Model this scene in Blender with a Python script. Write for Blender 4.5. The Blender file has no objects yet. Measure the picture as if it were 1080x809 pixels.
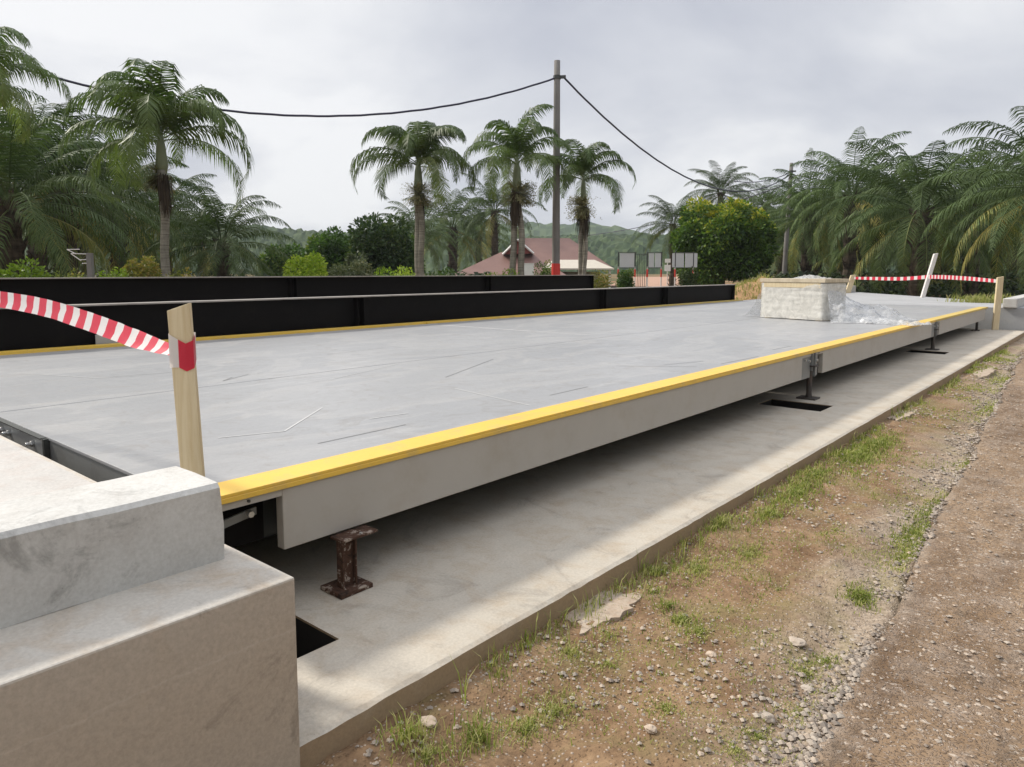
import bpy, math, random
from mathutils import Vector, noise, Matrix
R = math.radians
SC = bpy.context.scene
COL = SC.collection
random.seed(7)

# ------------------------------------------------------------------ camera
CAMZ, F_PX, PITCH, YAW = 1.41, 758.9, 5.868, 40.475
cam = bpy.data.cameras.new('camera')
camo = bpy.data.objects.new('camera', cam); COL.objects.link(camo)
camo.location = (0, 0, CAMZ); camo.rotation_euler = (R(90 - PITCH), 0, R(YAW))
cam.sensor_width = 36; cam.lens = F_PX / 1080 * 36
cam.shift_y = -(404.5 - 365) / 1080
cam.clip_end = 4000; cam.clip_start = .05
SC.camera = camo
sy, cy = math.sin(R(YAW)), math.cos(R(YAW))

def at(px, F, z=0.0):
    """ground point F metres ahead of the viewpoint in the compass direction of a picture column"""
    r = (px - 540) / F_PX * F
    return Vector((-F * sy + r * cy, F * cy + r * sy, z))
def zy(py, F):
    """height that shows at a picture row, F metres ahead"""
    b = (365 - py) / F_PX; p = R(PITCH)
    return CAMZ + F * (-math.sin(p) + b * math.cos(p)) / (math.cos(p) + b * math.sin(p))

# ------------------------------------------------------------------ tagging
def tag(o, label=None, cat=None, group=None, kind=None):
    if label: o['label'] = label
    if cat: o['category'] = cat
    if group: o['group'] = group
    if kind: o['kind'] = kind
    return o
def empty(name, loc=(0, 0, 0), rz=0.0):
    o = bpy.data.objects.new(name, None); COL.objects.link(o)
    o.location = loc; o.rotation_euler.z = rz; o.empty_display_size = .2
    return o
def copy_tree(o, parent=None):
    c = o.copy(); COL.objects.link(c); c.parent = parent
    for ch in list(o.children):
        if ch is not c: copy_tree(ch, c)
    return c

# ------------------------------------------------------------------ mesh builder
class MB:
    def __init__(s): s.v = []; s.f = []; s.t = []; s.tint = 0.5
    def face(s, idx): s.f.append(idx); s.t.append(s.tint)
    def box(s, x0, x1, y0, y1, z0, z1):
        return s.obox(Vector(((x0+x1)/2, (y0+y1)/2, (z0+z1)/2)), Vector(((x1-x0)/2, 0, 0)), Vector((0, (y1-y0)/2, 0)), Vector((0, 0, (z1-z0)/2)))
    def obox(s, c, a, b, d, taper=1.0):
        n = len(s.v); c = Vector(c)
        for k in (-1, 1):
            q = taper if k > 0 else 1
            for (i, j) in ((-1, -1), (1, -1), (1, 1), (-1, 1)):
                s.v.append(c + a*i*q + b*j*q + d*k)
        for f in ((3, 2, 1, 0), (4, 5, 6, 7), (0, 1, 5, 4), (1, 2, 6, 5), (2, 3, 7, 6), (3, 0, 4, 7)):
            s.face(tuple(n + i for i in f))
        return s
    def quad(s, a, b, c, d):
        n = len(s.v); s.v += [a, b, c, d]; s.face((n, n+1, n+2, n+3))
    def tri(s, a, b, c):
        n = len(s.v); s.v += [a, b, c]; s.face((n, n+1, n+2))
    def tube(s, pts, rad, n=8, cap=True):
        pts = [Vector(p) for p in pts]
        if not isinstance(rad, (list, tuple)): rad = [rad]*len(pts)
        base = len(s.v); up = Vector((0, 0, 1))
        for i, p in enumerate(pts):
            d = (pts[min(i+1, len(pts)-1)] - pts[max(i-1, 0)]).normalized()
            ref = up if abs(d.z) < .9 else Vector((1, 0, 0))
            a = d.cross(ref).normalized(); b = d.cross(a).normalized()
            for k in range(n):
                t = 2*math.pi*k/n
                s.v.append(p + (a*math.cos(t) + b*math.sin(t))*rad[i])
        for i in range(len(pts)-1):
            for k in range(n):
                k2 = (k+1) % n
                s.face((base+i*n+k, base+i*n+k2, base+(i+1)*n+k2, base+(i+1)*n+k))
        if cap:
            s.face(tuple(base+k for k in range(n))[::-1]); s.face(tuple(base+(len(pts)-1)*n+k for k in range(n)))
        return s
    def poly(s, pts, z0, z1):
        n = len(pts); b = len(s.v)
        for z in (z0, z1):
            for p in pts: s.v.append(Vector((p[0], p[1], z)))
        s.face(tuple(b+i for i in range(n))[::-1]); s.face(tuple(b+n+i for i in range(n)))
        for i in range(n): s.face((b+i, b+(i+1) % n, b+n+(i+1) % n, b+n+i))
        return s
    def mesh(s, name, mat, smooth=False, off=None):
        m = bpy.data.meshes.new(name)
        vs = s.v if off is None else [Vector(v) - off for v in s.v]
        m.from_pydata([tuple(v) for v in vs], [], s.f)
        if any(t != .5 for t in s.t):
            a = m.attributes.new('tint', 'FLOAT', 'FACE'); a.data.foreach_set('value', s.t)
        m.materials.append(mat)
        if smooth: m.polygons.foreach_set('use_smooth', [True]*len(m.polygons))
        m.update(); return m
    def build(s, name, mat, parent=None, bevel=0, smooth=False, seg=2):
        off = Vector(parent.location) if parent is not None and parent.parent is None else None
        if parent is not None and parent.parent is not None: off = Vector(parent.parent.location)
        if parent is not None and parent.type == 'MESH' and parent.parent is None: off = Vector(parent.location)
        o = bpy.data.objects.new(name, s.mesh(name, mat, smooth, off)); COL.objects.link(o)
        if parent is not None: o.parent = parent
        if bevel:
            b = o.modifiers.new('bevel', 'BEVEL'); b.width = bevel; b.segments = seg; b.limit_method = 'ANGLE'; b.angle_limit = R(40)
        return o

# ------------------------------------------------------------------ materials
def newmat(name):
    m = bpy.data.materials.new(name); m.use_nodes = True
    nt = m.node_tree; nt.nodes.clear()
    out = nt.nodes.new('ShaderNodeOutputMaterial')
    return m, nt, out
class N:
    """tiny node-graph writer"""
    def __init__(s, nt): s.nt = nt
    def new(s, typ, **kw):
        n = s.nt.nodes.new(typ)
        for k, v in kw.items():
            if k in ('noise_dimensions', 'feature', 'data_type', 'blend_type', 'operation', 'attribute_name', 'interpolation', 'distance', 'object', 'invert', 'attribute_type', 'clamp_factor', 'use_clamp', 'wave_type', 'bands_direction'):
                setattr(n, k, v)
            else:
                n.inputs[k.replace('_', ' ')].default_value = v
        return n
    def link(s, a, b): s.nt.links.new(a, b)
    def coords(s, scale=(1, 1, 1), obj=False):
        if obj: c = s.new('ShaderNodeTexCoord').outputs['Object']
        else: c = s.new('ShaderNodeNewGeometry').outputs['Position']
        mp = s.new('ShaderNodeMapping'); mp.inputs['Scale'].default_value = scale
        s.link(c, mp.inputs['Vector']); return mp.outputs['Vector']
    def noise(s, co, scale, detail=5, rough=.55, dist=0.0):
        n = s.new('ShaderNodeTexNoise'); s.link(co, n.inputs['Vector'])
        n.inputs['Scale'].default_value = scale; n.inputs['Detail'].default_value = detail; n.inputs['Roughness'].default_value = rough; n.inputs['Distortion'].default_value = dist
        return n.outputs['Fac']
    def voro(s, co, scale, feature='F1', out='Distance', rnd=1.0):
        n = s.new('ShaderNodeTexVoronoi', feature=feature); s.link(co, n.inputs['Vector'])
        n.inputs['Scale'].default_value = scale; n.inputs['Randomness'].default_value = rnd
        return n.outputs[out]
    def ramp(s, fac, stops):
        n = s.new('ShaderNodeValToRGB'); s.link(fac, n.inputs['Fac'])
        e = n.color_ramp.elements
        while len(e) < len(stops): e.new(.5)
        for i, (p, c) in enumerate(stops):
            e[i].position = p
            e[i].color = (c, c, c, 1) if isinstance(c, (int, float)) else (*c, 1)
        return n.outputs['Color']
    def mix(s, fac, a, b, mode='MIX'):
        n = s.new('ShaderNodeMix', data_type='RGBA', blend_type=mode)
        for sock, v in ((n.inputs[0], fac), (n.inputs[6], a), (n.inputs[7], b)):
            if isinstance(v, (int, float)): sock.default_value = v
            elif isinstance(v, tuple): sock.default_value = (*v, 1)
            else: s.link(v, sock)
        return n.outputs[2]
    def math(s, op, a, b=0.0, clamp=False):
        n = s.new('ShaderNodeMath', operation=op); n.use_clamp = clamp
        for sock, v in ((n.inputs[0], a), (n.inputs[1], b)):
            if isinstance(v, (int, float)): sock.default_value = v
            else: s.link(v, sock)
        return n.outputs[0]
    def bump(s, h, strength=.3, dist=.01):
        n = s.new('ShaderNodeBump'); s.link(h, n.inputs['Height'])
        n.inputs['Strength'].default_value = strength; n.inputs['Distance'].default_value = dist
        return n.outputs['Normal']
    def bsdf(s, col, rough=.6, metal=0.0, normal=None, spec=.5):
        n = s.new('ShaderNodeBsdfPrincipled')
        for k, v in (('Base Color', col), ('Roughness', rough), ('Metallic', metal), ('Specular IOR Level', spec)):
            if isinstance(v, (int, float)): n.inputs[k].default_value = v
            elif isinstance(v, tuple): n.inputs[k].default_value = (*v, 1)
            else: s.link(v, n.inputs[k])
        if normal is not None: s.link(normal, n.inputs['Normal'])
        return n.outputs[0]

def concrete(name, base, dirt=(.22, .17, .12), dirt_amt=.35, dark=(.16, .15, .14), stain=.25, rough=.85, scl=1.0, low=None):
    m, nt, out = newmat(name); g = N(nt)
    co = g.coords()
    a = g.noise(co, 1.3*scl, 6, .6); b = g.noise(co, 7*scl, 6, .65, .4); c = g.noise(co, 90, 4, .6)
    col = g.mix(g.ramp(a, [(.35, 0.0), (.7, 1.0)]), tuple(x*.86 for x in base), tuple(min(1, x*1.08) for x in base))
    col = g.mix(g.math('MULTIPLY', g.ramp(b, [(.45, 0.0), (.75, 1.0)]), dirt_amt), col, dirt)
    st = g.noise(g.coords((1, 1, 1.6)), 2.1*scl, 8, .7, .8)
    col = g.mix(g.math('MULTIPLY', g.ramp(st, [(.6, 0.0), (.68, 1.0)]), stain), col, dark)
    sp = g.voro(co, 55)
    col = g.mix(g.math('MULTIPLY', g.ramp(sp, [(.0, 1.0), (.16, 0.0)]), g.math('MULTIPLY', g.ramp(b, [(.5, 0.0), (.6, .7)]), 1.0)), col, tuple(x*.45 for x in base))
    if low:   # soil splashed up the foot of the face
        sep = g.new('ShaderNodeSeparateXYZ'); g.link(co, sep.inputs[0])
        h = g.math('ADD', sep.outputs['Z'], g.math('MULTIPLY', g.math('SUBTRACT', b, .5), .5))
        nrm = g.new('ShaderNodeSeparateXYZ'); g.link(g.new('ShaderNodeNewGeometry').outputs['True Normal'], nrm.inputs[0])
        side = g.ramp(nrm.outputs['Z'], [(.3, 1.0), (.7, 0.0)])
        col = g.mix(g.math('MULTIPLY', g.math('MULTIPLY', g.ramp(h, [(low[0], 1.0), (low[1], 0.0)]), low[2]), side), col, tuple(.5*(q_+w_) for q_, w_ in zip(dirt, base)) if low[1] > .5 else dirt)
        if low[1] > .5:
            zl = g.math('ABSOLUTE', g.math('SUBTRACT', g.math('ADD', sep.outputs['Z'], g.math('MULTIPLY', b, .05)), .485))
            col = g.mix(g.math('MULTIPLY', g.ramp(zl, [(0.0, .25), (.005, 0.0)]), side), col, (.62, .56, .47))
    cr_ = g.noise(g.coords((.6, .6, 2.2)), 1.7*scl, 9, .72, 1.6)
    col = g.mix(g.math('MULTIPLY', g.ramp(cr_, [(.493, 0.0), (.5, 1.0), (.507, 0.0)]), g.math('MULTIPLY', g.ramp(a, [(.5, 0.0), (.65, 1.0)]), stain*.45)), col, dark)
    bl_ = g.noise(co, 3.3*scl, 7, .72, 1.2)
    col = g.mix(g.math('MULTIPLY', g.ramp(bl_, [(.565, 0.0), (.66, 1.0)]), stain), col, dark)
    col = g.mix(.10, col, g.ramp(c, [(.3, 0.0), (.7, 1.0)]), 'OVERLAY')
    hh = g.math('ADD', g.math('MULTIPLY', b, .6), g.math('MULTIPLY', c, .25))
    g.link(g.bsdf(col, rough, 0, g.bump(hh, .5, .006), .3), out.inputs[0]); return m

def paint(name, base, rough=.4, metal=0.0, var=.12, bump=.08, dirt=None, dirt_amt=.3, streak=(1, 1, 1), nscale=3.0):
    m, nt, out = newmat(name); g = N(nt)
    co = g.coords(streak)
    a = g.noise(co, nscale, 6, .6); b = g.noise(g.coords(), 30, 4, .6)
    col = g.mix(a, tuple(x*(1-var) for x in base), tuple(min(1, x*(1+var)) for x in base))
    if dirt: col = g.mix(g.math('MULTIPLY', g.ramp(g.noise(g.coords(), 5, 7, .7), [(.5, 0.0), (.7, 1.0)]), dirt_amt), col, dirt)
    r = g.math('ADD', rough - .08, g.math('MULTIPLY', b, .16))
    g.link(g.bsdf(col, r, metal, g.bump(b, bump, .003)), out.inputs[0]); return m

def leafmat(name, c0, c1, c2=None, rough=.5, trans=.3, spec=.2):
    """tint 0..1 walks c0 -> c1 -> c2 per leaf or frond"""
    m, nt, out = newmat(name); g = N(nt)
    t = g.new('ShaderNodeAttribute', attribute_name='tint').outputs['Fac']
    oi = g.new('ShaderNodeObjectInfo').outputs['Random']
    n = g.noise(g.coords(), 1.5, 3, .5)
    col = g.ramp(t, [(0.0, c0), (.6, c1), (1.0, c2 or c1)])
    col = g.mix(1.0, col, g.ramp(g.math('ADD', g.math('MULTIPLY', n, .6), g.math('MULTIPLY', oi, .4)), [(.3, .72), (.7, 1.25)]), 'MULTIPLY')
    p = g.bsdf(col, rough, 0, None, spec)
    tr = g.new('ShaderNodeBsdfTranslucent'); g.link(g.mix(1.0, col, (1.1, 1.25, .6), 'MULTIPLY'), tr.inputs['Color'])
    mx = g.new('ShaderNodeMixShader'); mx.inputs[0].default_value = trans
    g.link(p, mx.inputs[1]); g.link(tr.outputs[0], mx.inputs[2]); g.link(mx.outputs[0], out.inputs[0]); return m

def deckmat():
    m, nt, out = newmat('grey_deck_paint'); g = N(nt)
    co = g.coords()
    a = g.noise(g.coords((1, .35, 1)), 1.1, 5, .6); b = g.noise(g.coords((1, .12, 1)), 9, 5, .7, .5)
    base = g.mix(a, (.26, .265, .275), (.37, .37, .37))
    base = g.mix(g.math('MULTIPLY', g.ramp(b, [(.55, 0.0), (.75, 1.0)]), .35), base, (.55, .54, .52))
    f = g.noise(co, 4.5, 8, .75, 1.0)
    base = g.mix(g.math('MULTIPLY', g.ramp(f, [(.52, 0.0), (.66, 1.0)]), .42), base, (.22, .20, .18))
    pud = g.noise(g.coords((1, .5, 1)), .8, 6, .6, 1.2)
    base = g.mix(g.math('MULTIPLY', g.ramp(pud, [(.50, 0.0), (.53, 1.0), (.60, .3)]), .22), base, (.52, .50, .47))
    # raised chequer bars
    w1 = g.coords((40, 40, 40)); rot = nt.nodes.new('ShaderNodeMapping'); rot.inputs['Rotation'].default_value = (0, 0, R(45)); g.link(w1, rot.inputs['Vector'])
    sx = g.new('ShaderNodeSeparateXYZ'); g.link(rot.outputs[0], sx.inputs[0])
    px_ = g.math('ABSOLUTE', g.math('SINE', g.math('MULTIPLY', sx.outputs['X'], 1.6))); py_ = g.math('ABSOLUTE', g.math('SINE', g.math('MULTIPLY', sx.outputs['Y'], .8)))
    bars = g.math('MULTIPLY', g.ramp(px_, [(.6, 0.0), (.9, 1.0)]), g.ramp(py_, [(.3, 0.0), (.6, 1.0)]))
    fine = g.noise(co, 60, 3, .6)
    base = g.mix(g.math('MULTIPLY', g.ramp(fine, [(.35, 1.0), (.55, 0.0)]), .12), base, (.2, .2, .2))
    h = g.math('ADD', g.math('MULTIPLY', bars, .7), g.math('MULTIPLY', fine, .5))
    r = g.math('ADD', .22, g.math('MULTIPLY', f, .35))
    g.link(g.bsdf(base, r, .0, g.bump(h, .25, .002), .5), out.inputs[0]); return m

def woodmat(name, c0, c1, ax=(30, 30, 2)):
    m, nt, out = newmat(name); g = N(nt)
    n = g.noise(g.coords(ax), 1.0, 5, .6, 1.5); k = g.noise(g.coords(), 40, 3)
    col = g.mix(g.ramp(n, [(.3, 0.0), (.7, 1.0)]), c0, c1)
    g.link(g.bsdf(col, .75, 0, g.bump(g.math('ADD', n, g.math('MULTIPLY', k, .4)), .3, .004), .3), out.inputs[0]); return m

def rustmat(name, c0, c1, c2, rough=.85):
    m, nt, out = newmat(name); g = N(nt)
    n = g.noise(g.coords(), 22, 7, .7, .6)
    col = g.ramp(n, [(.35, c0), (.48, c1), (.55, c1), (.60, c2)])
    g.link(g.bsdf(col, rough, 0, g.bump(n, .6, .006), .3), out.inputs[0]); return m

def barkmat(name, c0, c1, ring=6.0):
    m, nt, out = newmat(name); g = N(nt)
    n = g.noise(g.coords((2, 2, .7), True), 3, 6, .65); rg = g.noise(g.coords((.4, .4, ring), True), 4, 3, .5)
    col = g.mix(g.ramp(g.math('ADD', g.math('MULTIPLY', n, .55), g.math('MULTIPLY', rg, .45)), [(.38, 0.0), (.62, 1.0)]), c0, c1)
    g.link(g.bsdf(col, .9, 0, g.bump(rg, .6, .03), .2), out.inputs[0]); return m

def attrmat_soil():
    """bare soil, gravel grey and dry-grass stain, laid out in metres along the slab"""
    m, nt, out = newmat('soil'); g = N(nt)
    co = g.coords()
    big = g.noise(co, .9, 5, .6, .6); mid = g.noise(co, 4, 6, .65); fine = g.noise(co, 38, 5, .7)
    sep = g.new('ShaderNodeSeparateXYZ'); g.link(co, sep.inputs[0])
    soil = g.mix(g.ramp(mid, [(.35, 0.0), (.65, 1.0)]), (.175, .105, .058), (.33, .22, .128))
    soil = g.mix(g.ramp(fine, [(.3, .55), (.6, 0.0)]), soil, (.10, .060, .036))
    grey = g.mix(g.ramp(fine, [(.35, 0.0), (.65, 1.0)]), (.24, .185, .135), (.45, .37, .285))
    # grey gravelly wash near the road edge: grows with X
    gx = g.math('ADD', sep.outputs['X'], g.math('MULTIPLY', sep.outputs['Y'], .055))
    gm = g.math('ADD', gx, g.math('MULTIPLY', g.math('SUBTRACT', big, .5), 1.0))
    near = g.ramp(g.math('MULTIPLY', g.math('ADD', gm, 1.25), 1.0), [(.35, 0.0), (.7, .9)])
    col = g.mix(near, soil, grey)
    # greenish algae and dead grass
    gr = g.noise(co, 2.3, 6, .7, .5)
    col = g.mix(g.math('MULTIPLY', g.ramp(gr, [(.48, 0.0), (.62, 1.0)]), .5), col, (.22, .19, .085))
    sp = g.voro(co, 70, out='Color'); spd = g.voro(co, 70)
    bw = g.new('ShaderNodeRGBToBW'); g.link(sp, bw.inputs[0])
    col = g.mix(g.math('MULTIPLY', g.ramp(bw.outputs[0], [(.58, 0.0), (.62, .8)]), g.ramp(spd, [(.28, 1.0), (.38, 0.0)])), col, (.46, .38, .31))
    # far away: rough grass and bare earth
    dist = g.new('ShaderNodeVectorMath', operation='LENGTH'); g.link(co, dist.inputs[0])
    fg = g.mix(g.ramp(g.noise(co, .08, 6, .6), [(.42, 0.0), (.58, 1.0)]), (.07, .085, .03), (.26, .15, .085))
    fd = g.math('MULTIPLY', g.math('SUBTRACT', dist.outputs['Value'], 22.0), .06, True)
    col = g.mix(fd, col, fg)
    h = g.math('ADD', g.math('ADD', g.math('MULTIPLY', mid, .4), fine), g.math('MULTIPLY', g.ramp(spd, [(.1, 1.0), (.4, 0.0)]), .6))
    g.link(g.bsdf(col, .95, 0, g.bump(h, .7, .012), .15), out.inputs[0]); return m

def roadmat():
    m, nt, out = newmat('worn_road'); g = N(nt)
    co = g.coords()
    big = g.noise(g.coords((2.2, .6, 1)), .9, 5, .6, .5); mid = g.noise(co, 6, 6, .65); fine = g.noise(co, 60, 5, .7)
    col = g.mix(g.ramp(big, [(.35, 0.0), (.65, 1.0)]), (.15, .095, .055), (.345, .24, .15))
    col = g.mix(g.math('MULTIPLY', g.ramp(mid, [(.45, 0.0), (.7, 1.0)]), .5), col, (.40, .33, .27))
    vw = g.mix(.05, co, g.new('ShaderNodeTexNoise', Scale=40.0).outputs['Color']); vc = g.voro(vw, 105, out='Color'); vd = g.voro(vw, 105)
    bw = g.new('ShaderNodeRGBToBW'); g.link(vc, bw.inputs[0])
    mask = g.ramp(vd, [(.30, 1.0), (.5, 0.0)])
    col = g.mix(g.math('MULTIPLY', mask, .55), col, g.ramp(bw.outputs[0], [(.2, (.10, .075, .06)), (.5, (.27, .20, .155)), (.8, (.58, .50, .43))]))
    bg_ = g.voro(vw, 38, out='Color'); bd_ = g.voro(vw, 38); b2_ = g.new('ShaderNodeRGBToBW'); g.link(bg_, b2_.inputs[0])
    col = g.mix(g.math('MULTIPLY', g.ramp(b2_.outputs[0], [(.60, 0.0), (.64, 1.0)]), g.ramp(bd_, [(.22, .85), (.36, 0.0)])), col, (.52, .44, .36))
    col = g.mix(g.math('MULTIPLY', g.ramp(g.noise(g.coords((1.6, .8, 1)), 5, 8, .75, .6), [(.52, 0.0), (.66, 1.0)]), .55), col, (.13, .095, .065))
    t = g.new('ShaderNodeAttribute', attribute_name='lip').outputs['Fac']
    col = g.mix(g.math('MULTIPLY', t, .45), col, (.40, .33, .26))
    h = g.math('ADD', g.math('MULTIPLY', mask, .8), g.math('MULTIPLY', fine, .5))
    g.link(g.bsdf(col, .9, 0, g.bump(h, .8, .010), .2), out.inputs[0]); return m

def stonemat():
    m, nt, out = newmat('stone_chips'); g = N(nt)
    t = g.new('ShaderNodeAttribute', attribute_name='tint').outputs['Fac']
    n = g.noise(g.coords(), 60, 4, .6)
    col = g.ramp(t, [(0.0, (.20, .175, .15)), (.35, (.27, .23, .195)), (.7, (.42, .37, .31)), (1.0, (.54, .43, .33))])
    col = g.mix(g.math('MULTIPLY', g.ramp(n, [(.4, 0.0), (.7, 1.0)]), .4), col, (.26, .18, .12))
    g.link(g.bsdf(col, .9, 0, g.bump(n, .5, .004), .2), out.inputs[0]); return m

def tapemat(name, step, axis_attr='tint'):
    m, nt, out = newmat(name); g = N(nt)
    t = g.new('ShaderNodeAttribute', attribute_name='along').outputs['Fac']
    u = g.math('FRACT', g.math('MULTIPLY', t, 1/step))
    col = g.mix(g.ramp(u, [(.44, 0.0), (.47, 1.0)]), (.80, .76, .74), (.68, .035, .07))
    p = g.bsdf(col, .35, 0, g.bump(g.noise(g.coords(), 25, 3), .4, .004))
    tr = g.new('ShaderNodeBsdfTranslucent'); g.link(col, tr.inputs['Color'])
    mx = g.new('ShaderNodeMixShader'); mx.inputs[0].default_value = .3
    g.link(p, mx.inputs[1]); g.link(tr.outputs[0], mx.inputs[2]); g.link(mx.outputs[0], out.inputs[0]); return m

def filmmat(name='clear_plastic_film', lo=.16, hi=.62, c=(.74, .74, .74)):
    m, nt, out = newmat(name); g = N(nt)
    n = g.noise(g.coords((1, 1, 1)), 9, 6, .65, .8)
    tp = g.new('ShaderNodeBsdfTransparent'); tp.inputs[0].default_value = (.93, .94, .95, 1)
    p = g.bsdf(c, .25, 0, g.bump(n, .4, .006), .6)
    mx = g.new('ShaderNodeMixShader'); g.link(g.ramp(n, [(.35, lo), (.7, hi)]), mx.inputs[0])
    g.link(tp.outputs[0], mx.inputs[1]); g.link(p, mx.inputs[2]); g.link(mx.outputs[0], out.inputs[0]); return m

def tilemat():
    m, nt, out = newmat('maroon_roof_sheet'); g = N(nt)
    n = g.noise(g.coords(), 1.2, 5, .6)
    col = g.mix(n, (.16, .082, .066), (.235, .135, .11))
    rg = g.math('SINE', g.math('MULTIPLY', g.new('ShaderNodeSeparateXYZ').outputs['X'], 1.0))
    g.link(g.bsdf(col, .6, 0, g.bump(n, .3, .03)), out.inputs[0]); return m

M = {}
M['slab'] = concrete('slab_concrete', (.48, .435, .365), (.33, .235, .14), .45, (.17, .15, .13), .3, low=(.10, .42, .95))
M['block'] = concrete('block_concrete', (.54, .505, .45), (.36, .235, .12), .5, (.14, .115, .09), .42, low=(.35, 1.1, .95))
M['curb'] = concrete('curb_concrete', (.56, .55, .52), (.36, .32, .28), .3, (.12, .115, .105), .42)
M['ramp'] = concrete('ramp_concrete', (.51, .49, .46), (.45, .36, .31), .4, (.3, .28, .26), .2)
M['farramp'] = concrete('far_ramp_concrete', (.37, .375, .38), (.42, .40, .37), .3, (.22, .22, .22), .25)
M['patch'] = concrete('spilled_mortar', (.44, .36, .28), (.30, .2, .13), .8, (.2, .16, .12), .5, scl=4)
M['plinth'] = concrete('plinth_concrete', (.34, .33, .31))
M['deck'] = deckmat()
M['yellow'] = paint('yellow_paint', (.78, .50, .075), .42, 0, .10, .08, (.42, .33, .20), .5)
M['yellow_dull'] = paint('dusty_yellow_paint', (.58, .42, .10), .6, 0, .15, .08, (.40, .34, .24), .6)
M['beam'] = paint('pale_grey_beam_paint', (.415, .39, .35), .5, 0, .08, .05, (.32, .26, .19), .3)
M['plate'] = paint('grey_steel_plate', (.20, .205, .20), .45, .1, .15, .1, (.1, .09, .08), .4)
M['darksteel'] = paint('dark_grey_steel', (.045, .048, .045), .5, .1, .2, .1)
M['zinc'] = paint('zinc_bolt', (.55, .55, .54), .35, .7, .1, .1)
M['black'] = paint('beam_black_and_recess_shade', (.006, .005, .005), .6, 0, .3, .04, (.014, .012, .010), .4)
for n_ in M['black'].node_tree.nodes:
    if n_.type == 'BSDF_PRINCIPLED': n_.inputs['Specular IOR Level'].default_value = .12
M['blacktop'] = paint('flange_sky_sheen', (.30, .27, .24), .55, 0, .25, .05, (.12, .1, .09), .6)  # sky reflection painted into the top flanges as a paler colour
M['rust'] = rustmat('rusty_stand', (.025, .015, .010), (.075, .038, .024), (.34, .28, .23))
M['stand'] = paint('dark_stand_paint', (.05, .042, .036), .6, 0, .3, .2, (.12, .06, .035), .5)
M['wood'] = woodmat('pale_sawn_timber', (.56, .44, .26), (.70, .60, .41))
M['woodend'] = woodmat('split_timber', (.38, .27, .13), (.60, .47, .28), (60, 60, 3))
M['sheet'] = woodmat('packing_board', (.46, .38, .27), (.60, .52, .39), (2, 14, 2))
M['tape'] = tapemat('barrier_tape', .135)
M['tapefar'] = tapemat('barrier_tape_far', .42)
M['scratch'] = paint('scratch_mark', (.20, .20, .20), .7)
M['chalk'] = paint('chalk_mark', (.52, .52, .51), .8)
M['film'] = filmmat(); M['milky'] = filmmat('milky_wrap', .45, .85, (.80, .78, .72))
M['stack'] = paint('white_packing', (.76, .73, .66), .5, 0, .03, .02, (.6, .56, .48), .15, (1, 1, 14), 2)
M['soil'] = attrmat_soil()
M['road'] = roadmat()
M['stone'] = stonemat()
M['palebark'] = barkmat('pale_palm_bark', (.13, .12, .095), (.31, .29, .24))
M['darkbark'] = barkmat('dark_palm_bark', (.030, .024, .018), (.11, .085, .06), 3)
M['woodbark'] = barkmat('tree_bark', (.05, .04, .03), (.14, .115, .085), 2)
M['shaft'] = paint('green_crownshaft', (.17, .20, .11), .5, 0, .25, .1)
M['orn'] = leafmat('fan_frond_green', (.050, .092, .030), (.145, .20, .062), (.29, .31, .10), .5, .3, .3)
M['oil'] = leafmat('oil_palm_green', (.030, .056, .020), (.108, .152, .055), (.38, .31, .09), .6, .2, .15)
M['dead'] = leafmat('withered_frond', (.035, .026, .018), (.09, .068, .045), (.16, .13, .085), .8, .1, .2)
M['seed'] = leafmat('palm_flower_spray', (.12, .12, .06), (.26, .25, .13), (.34, .30, .17), .8, .1, .2)
M['lime'] = leafmat('lime_leaf', (.10, .17, .018), (.25, .36, .040), (.42, .48, .07), .5, .35)
M['green'] = leafmat('mid_green_leaf', (.040, .085, .022), (.085, .155, .035), (.20, .24, .05), .5, .3)
M['dark'] = leafmat('dark_green_leaf', (.022, .048, .018), (.050, .085, .028), (.10, .13, .04), .45, .22)
M['gold'] = leafmat('golden_tip_leaf', (.07, .10, .025), (.18, .20, .045), (.36, .26, .08), .5, .3)
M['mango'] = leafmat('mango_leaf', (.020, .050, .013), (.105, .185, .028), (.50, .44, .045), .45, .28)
M['grey'] = leafmat('grey_green_leaf', (.06, .08, .04), (.13, .15, .08), (.22, .21, .12), .6, .2)
M['grass'] = leafmat('grass_blade', (.12, .16, .03), (.27, .31, .075), (.47, .42, .20), .6, .35)
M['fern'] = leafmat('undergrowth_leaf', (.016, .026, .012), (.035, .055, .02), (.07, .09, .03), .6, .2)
M['roof'] = tilemat()
M['wall'] = paint('cream_wall', (.55, .50, .42), .8, 0, .1, .1)
M['white'] = paint('white_board', (.75, .74, .71), .7)
M['glass'] = paint('window_dark', (.03, .035, .04), .15)
M['board'] = paint('grey_sign_back', (.52, .54, .55), .5, .2, .08)
M['red'] = paint('red_band', (.62, .04, .03), .55)
M['pipe'] = paint('white_pipe', (.72, .68, .64), .6)
M['pole'] = concrete('pole_concrete', (.20, .19, .18), (.2, .18, .15), .5)
M['cable'] = paint('cable_sheath', (.025, .024, .055), .5)
M['mound'] = concrete('dry_earth', (.42, .25, .13), (.30, .2, .1), .6, (.2, .14, .07), .4)

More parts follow.
